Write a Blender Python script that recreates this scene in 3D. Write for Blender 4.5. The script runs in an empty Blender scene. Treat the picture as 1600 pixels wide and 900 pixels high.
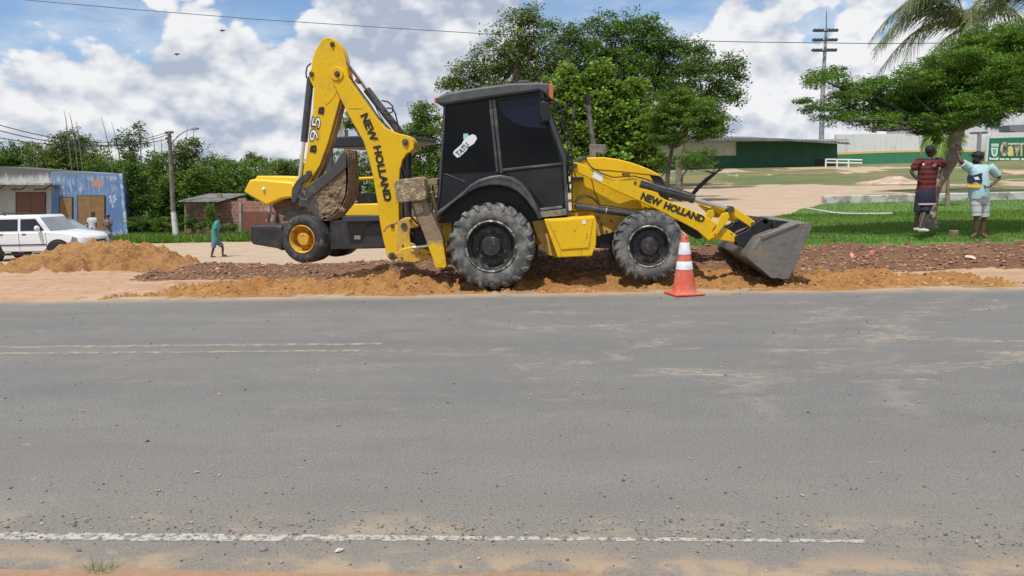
import bpy, bmesh, math, random
import numpy as np
from mathutils import Matrix, Vector

# ---------------------------------------------------------------- camera
CAM_H, F_PX = 1.55, 1180.0
YAW, PITCH, ROLL = math.radians(4.0), math.radians(7.95), math.radians(-1.35)
sc = bpy.context.scene
col = sc.collection
cam_d = bpy.data.cameras.new('camera'); cam = bpy.data.objects.new('camera', cam_d); col.objects.link(cam)
cam_d.sensor_width = 36; cam_d.lens = 36*F_PX/1600; cam_d.clip_start = 0.05; cam_d.clip_end = 3000
CR = Matrix.Rotation(YAW, 3, 'Z') @ Matrix.Rotation(math.pi/2-PITCH, 3, 'X') @ Matrix.Rotation(ROLL, 3, 'Z')
cam.matrix_world = Matrix.Translation((0, 0, CAM_H)) @ CR.to_4x4()
sc.camera = cam
sc.render.resolution_x, sc.render.resolution_y = 1024, 576

def ray(px, py):
    return CR @ Vector(((px-800)/F_PX, (450-py)/F_PX, -1.0))
def U(px, py, Y):
    d = ray(px, py); t = Y/d.y
    return Vector((d.x*t, Y, CAM_H+d.z*t))
def UZ(px, py, z):
    d = ray(px, py); t = (z-CAM_H)/d.z
    return Vector((d.x*t, d.y*t, z))
def PPM(Y):
    return F_PX/Y*0.995

# ---------------------------------------------------------------- light
SUN_EL, SUN_AZ = math.radians(66), math.radians(205)     # azimuth clockwise from +Y: sun high, behind the camera
sun_dir = Vector((math.sin(SUN_AZ)*math.cos(SUN_EL), math.cos(SUN_AZ)*math.cos(SUN_EL), math.sin(SUN_EL)))
sd = bpy.data.lights.new('sun', 'SUN'); sd.energy = 4.3; sd.angle = math.radians(.7); sd.color = (1, .965, .9)
so = bpy.data.objects.new('sun', sd); col.objects.link(so)
so.rotation_euler = sun_dir.to_track_quat('Z', 'Y').to_euler()

sc.view_settings.view_transform = 'Standard'; sc.view_settings.look = 'None'
sc.view_settings.exposure = -0.02; sc.view_settings.gamma = 1; sc.view_settings.use_curve_mapping = False

# node helper
class NT:
    def __init__(s, nt): s.nt = nt; s.n = nt.nodes; s.n.clear()
    def new(s, t, **k):
        x = s.n.new(t)
        for a, b in k.items(): setattr(x, a, b)
        return x
    def put(s, sock, v):
        if isinstance(v, bpy.types.NodeSocket): s.nt.links.new(v, sock)
        elif isinstance(v, bpy.types.Node): s.nt.links.new(v.outputs[0], sock)
        elif v is not None:
            if sock.type == 'RGBA' and len(v) == 3: v = (*v, 1)
            sock.default_value = v
    def math(s, op, a, b=None, c=None, clamp=False):
        x = s.new('ShaderNodeMath', operation=op, use_clamp=clamp)
        for i, v in enumerate((a, b, c)):
            if v is not None: s.put(x.inputs[i], v)
        return x.outputs[0]
    def vmath(s, op, a, b=None, out=0):
        x = s.new('ShaderNodeVectorMath', operation=op)
        s.put(x.inputs[0], a)
        if b is not None: s.put(x.inputs[3 if op == 'SCALE' else 1], b)
        return x.outputs[out]
    def mix(s, f, a, b, mode='MIX'):
        x = s.new('ShaderNodeMix', data_type='RGBA', blend_type=mode)
        s.put(x.inputs[0], f); s.put(x.inputs[6], a); s.put(x.inputs[7], b)
        return x.outputs[2]
    def ramp(s, f, lo, hi, a=0.0, b=1.0, smooth=True):
        x = s.new('ShaderNodeMapRange', interpolation_type='SMOOTHSTEP' if smooth else 'LINEAR')
        for i, v in enumerate((f, lo, hi, a, b)): s.put(x.inputs[i], v)
        return x.outputs[0]
    def noise(s, vec, scale, detail=4, rough=.55, dist=0.0):
        x = s.new('ShaderNodeTexNoise')
        s.put(x.inputs['Vector'], vec); x.inputs['Scale'].default_value = scale
        x.inputs['Detail'].default_value = detail; x.inputs['Roughness'].default_value = rough
        x.inputs['Distortion'].default_value = dist
        return x.outputs[0]
    def voro(s, vec, scale, feat='F1', out=0):
        x = s.new('ShaderNodeTexVoronoi', feature=feat)
        s.put(x.inputs['Vector'], vec); x.inputs['Scale'].default_value = scale
        return x.outputs[out]
    def scale(s, vec, v):
        x = s.new('ShaderNodeMapping'); s.put(x.inputs[0], vec); x.inputs['Scale'].default_value = v
        return x.outputs[0]

# ---------------------------------------------------------------- sky with clouds
w = bpy.data.worlds.new('World'); sc.world = w; w.use_nodes = True
N = NT(w.node_tree)
out = N.new('ShaderNodeOutputWorld')
sky = N.new('ShaderNodeTexSky', sky_type='NISHITA', sun_disc=False)
sky.sun_elevation = SUN_EL; sky.sun_rotation = SUN_AZ; sky.air_density = 1.0; sky.dust_density = 0.0; sky.ozone_density = 5.0
tc = N.new('ShaderNodeTexCoord').outputs['Generated']
d0 = N.vmath('NORMALIZE', tc)
def blob(px, py, rad, amt):
    """soft patch of more / less cloud round one direction of the sky"""
    v = ray(px, py).normalized()
    dist = N.vmath('DISTANCE', d0, tuple(v), out=1)
    return N.ramp(dist, rad, 0.0, 0.0, amt)
def addall(l):
    r = l[0]
    for x in l[1:]: r = N.math('ADD', r, x)
    return r

def noisevec(v, sc_=11, d=4):
    x = N.new('ShaderNodeTexNoise'); N.put(x.inputs['Vector'], v); x.inputs['Scale'].default_value = sc_; x.inputs['Detail'].default_value = d
    return N.vmath('SUBTRACT', x.outputs[1], (.5, .5, .5))
def field(off):
    v = N.scale(N.vmath('ADD', d0, off), (1, 1, 1.55))
    big = N.noise(v, 3.6, 3, .5)
    det = N.noise(v, 10.0, 10, .56, .15)
    vw = N.vmath('ADD', v, N.vmath('SCALE', noisevec(v, 9, 5), .075))
    b1 = N.voro(vw, 13); b2 = N.voro(vw, 31); b3 = N.voro(N.vmath('ADD', v, N.vmath('SCALE', noisevec(v, 25, 4), .03)), 66)
    s = N.math('ADD', N.math('MULTIPLY', big, .85), N.math('MULTIPLY', det, .55))
    s = N.math('SUBTRACT', s, N.math('MULTIPLY', b1, .26))
    s = N.math('SUBTRACT', s, N.math('MULTIPLY', b3, .075))
    return N.math('SUBTRACT', s, N.math('MULTIPLY', b2, .15))
f0 = field((0, 0, 0))
f1 = field(tuple(sun_dir*0.006+Vector((.004, 0, .016))))
f2 = field(tuple(sun_dir*0.02+Vector((.012, 0, .05))))
bias = addall([
    blob(50, 12, .12, -.34), blob(240, 62, .07, -.24), blob(190, 20, .10, -.12), blob(420, 12, .12, -.24), blob(960, 22, .16, -.42), blob(1075, 40, .06, -.2), blob(205, 150, .035, -.16),
    blob(1275, 50, .05, -.28), blob(1385, 55, .04, -.26), blob(700, 75, .07, -.25), blob(1500, 10, .08, -.15), blob(1190, 20, .05, -.1),
    blob(1120, 90, .10, .22), blob(1150, 200, .2, .2), blob(1380, 150, .2, .22), blob(640, 5, .16, .30), blob(150, 210, .25, .22), blob(560, 160, .25, .22), blob(400, 220, .25, .2), blob(330, 110, .12, .12)])
cov = N.math('ADD', N.math('ADD', f0, bias), .03)
mask = N.ramp(cov, .40, .50)
veil = N.ramp(N.noise(N.scale(d0, (1, 1, 3.2)), 4.5, 8, .62), .42, .74, 0.0, .55)
mask = N.math('MAXIMUM', mask, veil)
relief = N.math('ADD', N.math('MULTIPLY', N.math('SUBTRACT', f0, f1), 3.5), N.math('MULTIPLY', N.math('SUBTRACT', f0, f2), 1.1))
thick = N.ramp(cov, .50, 1.05)
light = N.math('ADD', N.math('SUBTRACT', .70, N.math('MULTIPLY', thick, .26)), relief)
light = N.math('ADD', light, addall([blob(660, 0, .20, -.45), blob(840, 0, .10, -.3), blob(1110, 80, .12, .28), blob(1330, 110, .16, .22), blob(120, 200, .14, .25), blob(20, 70, .1, .12), blob(340, 250, .2, -.22), blob(600, 190, .18, -.10), blob(700, 110, .1, .2)]))
shade = N.ramp(light, 0.0, 1.0, 0.0, 1.0, False)
ccol = N.mix(shade, (.47, .54, .67), (.97, .98, 1.0))
bs = N.new('ShaderNodeBackground'); N.put(bs.inputs[0], sky.outputs[0]); bs.inputs[1].default_value = .13
bc = N.new('ShaderNodeBackground'); N.put(bc.inputs[0], ccol); bc.inputs[1].default_value = .93
ms = N.new('ShaderNodeMixShader'); N.put(ms.inputs[0], mask); N.put(ms.inputs[1], bs); N.put(ms.inputs[2], bc)
N.put(out.inputs[0], ms)

# ---------------------------------------------------------------- materials
MAT = {}
def mat(name, base, rough=.8, metal=0.0, fn=None, spec=None, bump=None, emit=None):
    """fn(N, vec) -> colour socket; bump = (scale, strength, distance)"""
    if name in MAT: return MAT[name]
    m = bpy.data.materials.new(name); m.use_nodes = True
    n = NT(m.node_tree)
    o = n.new('ShaderNodeOutputMaterial'); p = n.new('ShaderNodeBsdfPrincipled')
    n.nt.links.new(p.outputs[0], o.inputs[0])
    tcn = n.new('ShaderNodeTexCoord').outputs['Object']
    c = fn(n, tcn) if fn else base
    n.put(p.inputs['Base Color'], c)
    n.put(p.inputs['Roughness'], rough); p.inputs['Metallic'].default_value = metal
    if spec is not None: p.inputs['Specular IOR Level'].default_value = spec
    if bump:
        b = n.new('ShaderNodeBump'); b.inputs['Strength'].default_value = bump[1]; b.inputs['Distance'].default_value = bump[2]
        n.put(b.inputs['Height'], n.noise(tcn, bump[0], 5, .6)); n.nt.links.new(b.outputs[0], p.inputs['Normal'])
    m['p'] = 1
    MAT[name] = m
    return m
def wear(c1, c2, scale, lo, hi, c3=None, s3=40, lo3=.62, hi3=.7):
    def f(n, v):
        k = n.mix(n.ramp(n.noise(v, scale, 6, .6), lo, hi), c1, c2)
        if c3: k = n.mix(n.ramp(n.noise(v, s3, 4, .6), lo3, hi3), k, c3)
        return k
    return f
def flat(c, var=.12, scale=6):
    return lambda n, v: n.mix(n.noise(v, scale, 5, .6), tuple(x*(1-var) for x in c), tuple(min(1, x*(1+var)) for x in c))

# ---------------------------------------------------------------- mesh helpers
ORG = {}
class MB:
    def __init__(s): s.v = []; s.f = []; s.marks = []
    def mark(s): s.marks.append((len(s.v), len(s.f)))
    def each(s, name, m, parent=None, **k):
        """every piece added becomes an object of its own"""
        r = []
        mk = s.marks+[(len(s.v), len(s.f))]
        for (v0, f0), (v1, f1) in zip(mk, mk[1:]):
            if v1 == v0: continue
            q = MB(); q.v = s.v[v0:v1]; q.f = [tuple(i-v0 for i in f) for f in s.f[f0:f1]]
            r.append(q.build(name, m, parent, **k))
        return r
    def add(s, vs, fs):
        s.mark(); k = len(s.v); s.v.extend([tuple(a) for a in vs]); s.f.extend([tuple(i+k for i in q) for q in fs]); return s
    def box(s, x0, x1, y0, y1, z0, z1):
        return s.add([(x0,y0,z0),(x1,y0,z0),(x1,y1,z0),(x0,y1,z0),(x0,y0,z1),(x1,y0,z1),(x1,y1,z1),(x0,y1,z1)],
                     [(0,3,2,1),(4,5,6,7),(0,1,5,4),(1,2,6,5),(2,3,7,6),(3,0,4,7)])
    def ext(s, pts, off):
        """closed outline pts (3-D) extruded by vector off"""
        n = len(pts); off = Vector(off)
        a = [Vector(p) for p in pts]; b = [p+off for p in a]
        fs = [tuple(range(n)), tuple(range(2*n-1, n-1, -1))]
        for i in range(n):
            j = (i+1) % n; fs.append((i, i+n, j+n, j))
        return s.add(a+b, fs)
    def pp(s, px, Y0, Y1):
        """outline in photo pixels placed on the world plane Y0, extruded to Y1"""
        return s.ext([U(x, y, Y0) for x, y in px], (0, Y1-Y0, 0))
    def tube(s, p0, p1, r0, r1=None, n=12):
        return s.pipe([p0, p1], [r0, r0 if r1 is None else r1], n)
    def pipe(s, pts, r, n=8):
        pts = [Vector(p) for p in pts]; s.mark()
        if not isinstance(r, (list, tuple)): r = [r]*len(pts)
        k = len(s.v); prev = None
        for i, p in enumerate(pts):
            t = (pts[min(i+1, len(pts)-1)]-pts[max(i-1, 0)]).normalized()
            if prev is None:
                a = Vector((0, 0, 1)) if abs(t.z) < .9 else Vector((0, 1, 0))
                u = t.cross(a).normalized()
            else:
                u = (prev-t*prev.dot(t)).normalized()
            prev = u; w_ = t.cross(u)
            for j in range(n):
                an = 2*math.pi*j/n
                s.v.append(tuple(p+(u*math.cos(an)+w_*math.sin(an))*r[i]))
        for i in range(len(pts)-1):
            for j in range(n):
                a0 = k+i*n+j; a1 = k+i*n+(j+1) % n
                s.f.append((a0, a1, a1+n, a0+n))
        s.f.append(tuple(k+j for j in range(n-1, -1, -1)))
        e = k+(len(pts)-1)*n
        s.f.append(tuple(e+j for j in range(n)))
        return s
    def lathe(s, c, prof, n=48, axis='Y', caps=True):
        """prof: (radius, offset along axis)"""
        c = Vector(c); s.mark(); k = len(s.v)
        for r, o in prof:
            for j in range(n):
                a = 2*math.pi*j/n
                if axis == 'Y': p = (r*math.cos(a), o, r*math.sin(a))
                elif axis == 'Z': p = (r*math.cos(a), r*math.sin(a), o)
                else: p = (o, r*math.cos(a), r*math.sin(a))
                s.v.append(tuple(c+Vector(p)))
        for i in range(len(prof)-1):
            for j in range(n):
                a0 = k+i*n+j; a1 = k+i*n+(j+1) % n
                s.f.append((a0, a1, a1+n, a0+n))
        if caps:
            s.f.append(tuple(k+j for j in range(n-1, -1, -1)))
            e = k+(len(prof)-1)*n; s.f.append(tuple(e+j for j in range(n)))
        return s
    def ball(s, c, r, n=10, m=7, sc3=(1, 1, 1)):
        c = Vector(c)
        prof = [(max(.02, math.sin(math.pi*i/m))*r, -math.cos(math.pi*i/m)*r) for i in range(m+1)]
        k = len(s.v); s.lathe((0, 0, 0), prof, n, 'Z')
        for i in range(k, len(s.v)):
            v = s.v[i]; s.v[i] = (c.x+v[0]*sc3[0], c.y+v[1]*sc3[1], c.z+v[2]*sc3[2])
        return s
    def build(s, name, m, parent=None, bevel=0, smooth=35, label=None, recalc=True):
        o3 = ORG.get(parent.name, Vector((0, 0, 0))) if parent else Vector((0, 0, 0))
        me = bpy.data.meshes.new(name)
        me.from_pydata([(a-o3.x, b-o3.y, c-o3.z) for a, b, c in s.v], [], s.f)
        if recalc:
            bm = bmesh.new(); bm.from_mesh(me); bmesh.ops.recalc_face_normals(bm, faces=bm.faces); bm.to_mesh(me); bm.free()
        if smooth:
            me.shade_smooth(); me.set_sharp_from_angle(angle=math.radians(smooth))
        me.materials.append(m)
        ob = bpy.data.objects.new(name, me); col.objects.link(ob)
        if parent: ob.parent = parent; ORG[ob.name] = o3
        if bevel:
            b = ob.modifiers.new('bevel', 'BEVEL'); b.width = bevel; b.segments = 2; b.limit_method = 'ANGLE'; b.angle_limit = math.radians(40)
        if label: ob['label'] = label
        return ob
def tag(o, label, cat, group=None, kind=None):
    if label: o['label'] = label
    if cat: o['category'] = cat
    if group: o['group'] = group
    if kind: o['kind'] = kind
    return o
def thing(name, loc, label, cat, group=None):
    o = bpy.data.objects.new(name, None); col.objects.link(o); o.location = loc; o.empty_display_size = .3
    ORG[o.name] = Vector(loc)
    return tag(o, label, cat, group)
def npmesh(name, V, F, m, parent=None, colr=None, smooth=False):
    """fast mesh: V (n,3), F (m,3|4)"""
    o3 = ORG.get(parent.name, Vector((0, 0, 0))) if parent else Vector((0, 0, 0))
    V = np.asarray(V, dtype=np.float32)-np.array(o3, dtype=np.float32); F = np.asarray(F, dtype=np.int32)
    me = bpy.data.meshes.new(name)
    me.vertices.add(len(V)); me.vertices.foreach_set('co', V.ravel())
    k = F.shape[1]
    me.loops.add(F.size); me.loops.foreach_set('vertex_index', F.ravel())
    me.polygons.add(len(F)); me.polygons.foreach_set('loop_start', np.arange(0, F.size, k, dtype=np.int32))
    try: me.polygons.foreach_set('loop_total', np.full(len(F), k, dtype=np.int32))
    except Exception: pass
    me.update(calc_edges=True)
    if smooth: me.shade_smooth()
    else: me.shade_flat()
    if colr is not None:
        a = me.attributes.new('tint', 'FLOAT_COLOR', 'POINT')
        c = np.ones((len(V), 4), dtype=np.float32); c[:, :3] = colr
        a.data.foreach_set('color', c.ravel())
    me.materials.append(m)
    ob = bpy.data.objects.new(name, me); col.objects.link(ob)
    if parent: ob.parent = parent; ORG[ob.name] = o3
    return ob
def text(s, p0, p1, up_flip=False, h=None, Y=11.0, name='lettering', m=None, parent=None, bold=.0, depth=.004, stretch=None):
    """lettering on the plane Y, baseline from pixel p0 to pixel p1, h = cap height in pixels"""
    a, b = U(*p0, Y), U(*p1, Y)
    return text3(s, a, b, (h or 10)/PPM(Y), name, m, parent, bold, depth)
def text3(s, a, b, hm, name='lettering', m=None, parent=None, bold=0, depth=.004, normal=(0, -1, 0)):
    cu = bpy.data.curves.new('txt', 'FONT'); cu.body = s; cu.size = 1; cu.offset = bold; cu.extrude = .5; cu.resolution_u = 3
    t = bpy.data.objects.new('txt', cu); col.objects.link(t)
    dg = bpy.context.evaluated_depsgraph_get(); ev = t.evaluated_get(dg)
    me = bpy.data.meshes.new_from_object(ev)
    co = [v.co.copy() for v in me.vertices]
    x0 = min(c.x for c in co); x1 = max(c.x for c in co); y0 = min(c.y for c in co); y1 = max(c.y for c in co)
    a, b = Vector(a), Vector(b); L = (b-a).length; ex = (b-a)/L; nz = Vector(normal); ey = nz.cross(ex)
    o3 = ORG.get(parent.name, Vector((0, 0, 0))) if parent else Vector((0, 0, 0))
    for v, c in zip(me.vertices, co):
        v.co = a+ex*((c.x-x0)/(x1-x0)*L)+ey*((c.y-y0)/(y1-y0)*hm)+nz*(c.z+.5)*depth-o3
    bpy.data.objects.remove(t); bpy.data.curves.remove(cu)
    me.materials.clear(); me.materials.append(m)
    ob = bpy.data.objects.new(name, me); col.objects.link(ob)
    if parent: ob.parent = parent; ORG[ob.name] = o3
    return ob

# ---------------------------------------------------------------- value noise in numpy
_rs = np.random.RandomState(5); _G = _rs.rand(512, 512).astype(np.float32)
def vnoise(x, y):
    xi = np.floor(x).astype(int); yi = np.floor(y).astype(int); fx = x-xi; fy = y-yi
    fx = fx*fx*(3-2*fx); fy = fy*fy*(3-2*fy)
    g = lambda a, b: _G[a % 512, b % 512]
    return (g(xi, yi)*(1-fx)+g(xi+1, yi)*fx)*(1-fy)+(g(xi, yi+1)*(1-fx)+g(xi+1, yi+1)*fx)*fy
def fbm(x, y, oct=4, gain=.5):
    r = 0; a = 1; t = 0
    for i in range(oct):
        r = r+a*vnoise(x*2**i+17.3*i, y*2**i+7.7*i); t += a; a *= gain
    return r/t-.5
def sst(x, a, b):
    t = np.clip((x-a)/(b-a), 0, 1); return t*t*(3-2*t)
# ---------------------------------------------------------------- terrain height
def lerp_tab(y, tab):
    return np.interp(y, [a for a, b in tab], [b for a, b in tab])
R_TAB = [(-50, -.4), (2.2, -.25), (2.2, -.02), (2.70, -.008), (2.9, -.008), (3.1, -.03), (9.9, -.03), (10.3, -.03), (10.75, .035), (11.9, .05), (12.3, .10), (13.2, .38), (14, .41), (25, .68), (40, 1.1), (56, 1.75), (60, 2.05), (78, 2.2), (400, 2.2)]
L_TAB = [(-50, -.4), (2.2, -.25), (2.2, -.02), (2.70, -.008), (2.9, -.008), (3.1, -.03), (9.9, -.03), (10.3, -.03), (10.75, .03), (12.8, .03), (14, -.02), (16.5, -.36), (20, -.58), (28, -1.02), (45, -1.3), (100, -1.5), (400, -1.5)]
HEAP = U(165, 402, 16.3)
def bump2(x, y, cx, cy, rx, ry, p=1.0):
    d = np.sqrt(((x-cx)/rx)**2+((y-cy)/ry)**2)
    return np.clip(1-d, 0, 1)**p
def heap_part(x, y):
    d = np.sqrt((np.abs((x-HEAP.x)/2.55))**2.0+((y-16.4)/2.4)**2)
    h = .92*np.clip(1.06-d, 0, .80)/.8*.80
    h2 = .36*bump2(x, y, HEAP.x-2.6, 15.6, 2.2, 1.5, .8)
    return np.maximum(h, h2)
def zones(x, y):
    """0 dirt, 1 orange sand, 2 gravel, 3 lawn, 4 heap, 5 rough grass"""
    n1 = fbm(x*1.3, y*1.3, 4)*1.6; n2 = fbm(x*.35+40, y*.35, 4)*2
    z = np.zeros(x.shape, dtype=np.int8)
    a = x/np.maximum(y, .1)
    # right side: gravel bank then lawn
    grav = (y > 12.05+n1*.25) & (y < 13.25+n1*.12) & (x > -3.2)
    lawn = (y >= 13.25+n1*.12) & (y < 14.5+np.clip((x-2.0)*1.55, 0, 10.5)+n2*.6) & (x > 1.2)
    lawn |= (y >= 13.2) & (y < 17.3) & (x > 3.5)
    z[grav] = 2; z[lawn] = 3
    # windrow of gravel on the left
    wl = (y > 12.35+n1*.3) & (y < 14.7+n1*.3) & (x <= -1.0) & (x > -7.6+n1*.8)
    z[wl & (z == 0)] = 2
    # rough dry grass on the right mound and beyond, left verge in front of the trees
    z[(y > 41+n2*2.4) & (x > 1.5) & (fbm(x*.22, y*.16, 4) > -.12)] = 5
    z[(y > 24.5+n2) & (y < 29+n2*2) & (x > 9.5) & (fbm(x*.5, y*.5+9, 4) > -.05)] = 5
    z[(y >= 29+n2*2) & (x > 13) & (fbm(x*.3+3, y*.2+9, 4) > -.02)] = 5
    z[(y > 38.5+n2*2.2) & (x < -3)] = 5
    # sand strip
    ed = 12.35+n1*.45-.10*np.clip(x-2, 0, 9)
    sand = (y < ed) & (y > 10.2) & (x > -6.9+n1*1.5+(y-10.4)*1.1) & (x < 6.1+n1*1.4-(y-10.5)*.7)
    z[sand] = 1
    hp = heap_part(x, y) > .06+n1*.05
    z[hp & (y > 12.9) & (x < -5.2)] = 4
    return z
def height(x, y, fine=True):
    x = np.asarray(x, dtype=np.float64); y = np.asarray(y, dtype=np.float64)
    a = x/np.maximum(y, .5)
    t = sst(a, -.20, .04)
    h = lerp_tab(y, L_TAB)*(1-t)+lerp_tab(y, R_TAB)*t
    # windrow crest
    cr = .16*np.exp(-((y-13.7)/.42)**2)*sst(x, -8.2, -6.6)*(1-sst(x, -.6, 1.2))
    cr = cr*(1+.9*fbm(x*.9, y*.9, 3))
    h = h+cr
    h = np.maximum(h, h+0)+heap_part(x, y)*(x < -5)
    h = h+.10*np.exp(-((y-11.3)/.42)**2)*sst(x, -7.2, -6.0)*(1-sst(x, -2.4, -1.5))*(1+fbm(x*1.2, y*1.2, 3))
    # bank on the far right meadow (mown mound with bare soil)
    h = h+sst(y, 44, 49)*.25*sst(a, .05, .2)+.35*np.abs(fbm(x*.9, y*.5, 4))*sst(y, 42, 45)*(1-sst(y, 50, 54))*sst(a, .12, .2)
    # small sand pile by the tractor (behind rear wheel) and long ridge at the kerb side
    h = h+.17*bump2(x, y, -3.0, 12.55, 1.0, .42, .8)
    if fine:
        amp = np.where((y > 10.6) & (y < 14.9), 1.0, .25)*sst(y, 10.15, 10.75)*(1-sst(y, 20, 30))
        zn = zones(x, y)
        k = np.select([zn == 1, zn == 2, zn == 3, zn == 4, zn == 5], [.13, .12, .02, .26, .02], .018)
        cl = np.abs(fbm(x*2.3, y*2.3, 5, .55))*2.0-.28
        h = h+k*cl*np.where(zn == 4, 1.0, amp)*1.15
        rid = np.abs(fbm(x*4.7+30, y*4.7, 4, .6))
        h = h-np.select([zn == 1, zn == 4, zn == 2], [.17, .26, .08], .0)*rid*np.where(zn == 4, 1, amp)
        h = h+np.select([zn == 1, zn == 4], [.06, .10], .0)*np.clip(fbm(x*8, y*8+5, 3, .6), -.1, .4)*2*np.where(zn == 4, 1, amp)+.03*(zn == 0)*(y > 10.6)*(y < 15)*np.sin(y*7+x*.5+2*fbm(x*.4, y, 2))*.6
        cl2 = vnoise(x*11, y*11)**3
        h = h+np.select([zn == 1, zn == 2, zn == 4], [.045, .05, .06], .0)*cl2*np.where(zn == 4, 1, amp)
        # crumbled edge onto the asphalt
        e = np.exp(-((y-10.5)/.16)**2)
        h = h+e*(fbm(x*.8, y*3, 5, .6)*.11)
        # tyre marks pressed diagonally into the sand strip
        tr = (zn == 1)*sst(y, 10.6, 10.75)*(1-sst(y, 11.25, 11.45))
        h = h+tr*(-.035+.03*np.sin((x+.55*y)*2*math.pi/.30)*.8)
    return h
def hz(x, y):
    return float(height(np.array([x]), np.array([y]))[0])

# base colours (real surface colours)
def soil(c1, c2, c3=None, sc_=1.2, s3=14, pebble=True):
    def f(n, v):
        k = n.mix(n.ramp(n.noise(v, sc_, 6, .6), .36, .64), c1, c2)
        if c3: k = n.mix(n.ramp(n.noise(v, s3, 5, .65), .5, .68), k, c3)
        k = n.mix(n.ramp(n.noise(v, 60, 3, .6), .35, .7, 0, .55), k, tuple(x*.66 for x in c1))
        return k
    return f
def dirtf(n, v):
    far = soil((.42, .315, .22), (.50, .375, .26), (.37, .245, .165))(n, v)
    near = soil((.42, .265, .165), (.47, .31, .20), (.33, .175, .09), .9, 5)(n, v)
    s_ = n.new('ShaderNodeSeparateXYZ'); n.put(s_.inputs[0], v)
    rut = n.ramp(n.noise(n.scale(v, (.35, 2.2, 1)), 2.2, 5, .6), .46, .62, 0, .5)
    k = n.mix(n.ramp(s_.outputs[1], 19, 15), far, n.mix(rut, near, (.30, .17, .095)))
    return n.mix(n.math('LESS_THAN', s_.outputs[1], 4.0), k, n.mix(n.noise(v, 9, 6, .7), (.20, .115, .07), (.38, .25, .16)))
M_dirt = mat('dirt', None, .95, fn=dirtf, bump=(18, .5, .03))
M_sand = mat('orange sand', None, .95, fn=soil((.39, .185, .052), (.49, .255, .080), (.27, .115, .035), 1.6, 9), bump=(24, 1, .07))
M_heap = mat('heap sand', None, .95, fn=soil((.37, .185, .062), (.45, .24, .088), (.27, .12, .040), .9, 6), bump=(16, 1, .09))
M_grav = mat('gravel soil', None, .95, fn=soil((.235, .115, .062), (.30, .165, .095), (.16, .088, .055), 1.5, 8), bump=(34, 1.0, .07))
def lawnf(n, v):
    k = n.mix(n.ramp(n.noise(v, .35, 5, .6), .38, .62), (.07, .165, .022), (.105, .225, .034))
    k = n.mix(n.ramp(n.noise(v, 9, 4, .6), .45, .7), k, (.12, .17, .045))
    k = n.mix(n.ramp(n.noise(v, 1.7, 6, .7), .55, .70, 0, .6), k, (.16, .17, .06))
    return n.mix(n.ramp(n.noise(n.scale(v, (.8, .5, 1)), .8, 6, .68), .55, .70, 0, .75), k, (.30, .25, .13))
M_lawn = mat('lawn', None, .9, fn=lawnf, bump=(60, 1, .03))
def roughf(n, v):
    k = n.mix(n.ramp(n.noise(n.scale(v, (.5, 1.3, 1)), .30, 6, .62), .40, .60), (.085, .15, .035), (.24, .24, .09))
    k = n.mix(n.ramp(n.noise(n.scale(v, (.35, 1, 1)), .42, 6, .66, .5), .51, .60), k, (.36, .21, .12))
    return n.mix(n.noise(v, 12, 4, .7), k, (.12, .13, .05))
M_rough = mat('rough grass', None, .95, fn=roughf, bump=(9, 1, .12))

def grid_mesh():
    ys = np.concatenate([np.array([-60, -20, -5, 0, 1.5, 2.2]), np.arange(2.3, 3.0, .05), np.array([3.4, 5, 7, 9, 9.8]), np.arange(10.0, 15.2, .035), np.arange(15.2, 18.6, .06), np.arange(18.6, 30, .2), np.arange(30, 62, .6), np.arange(62, 120, 3), np.array([140, 200, 320, 520, 900])])
    xs = np.concatenate([np.array([-900, -500, -300, -200, -140, -110, -90, -75, -64]), np.arange(-56, -30, 1.3), np.arange(-30, -14, .35), np.arange(-14, -10, .08), np.arange(-10, 8.2, .045), np.arange(8.2, 14, .12), np.arange(14, 34, .5), np.arange(34, 60, 2), np.array([66, 80, 110, 160, 260, 500, 900])])
    X, Y = np.meshgrid(xs, ys)
    Z = height(X, Y)
    Zn = zones((X[:-1, :-1]+X[1:, 1:])/2, (Y[:-1, :-1]+Y[1:, 1:])/2)
    nx = len(xs); V = np.stack([X.ravel(), Y.ravel(), Z.ravel()], 1)
    i, j = np.meshgrid(np.arange(len(ys)-1), np.arange(nx-1), indexing='ij')
    F = np.stack([i*nx+j, i*nx+j+1, (i+1)*nx+j+1, (i+1)*nx+j], -1).reshape(-1, 4)
    return V, F, Zn.ravel(), xs, ys
V_, F_, Z_, XS, YS = grid_mesh()
def sub(name, ids, m):
    F = F_[np.isin(Z_, ids)]
    u, inv = np.unique(F, return_inverse=True)
    return npmesh(name, V_[u], inv.reshape(F.shape), m, smooth=True)
tag(sub('ground', [0], M_dirt), None, None, kind='structure')
tag(sub('sand_strip', [1], M_sand), None, None, kind='structure')
tag(sub('gravel_bank', [2], M_grav), None, None, kind='structure')
tag(sub('lawn', [3], M_lawn), None, None, kind='structure')
tag(sub('meadow', [5], M_rough), None, None, kind='structure')
tag(sub('sand_heap', [4], M_heap), 'heap of loose orange sand in front of the white car', 'sand heap')

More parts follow.
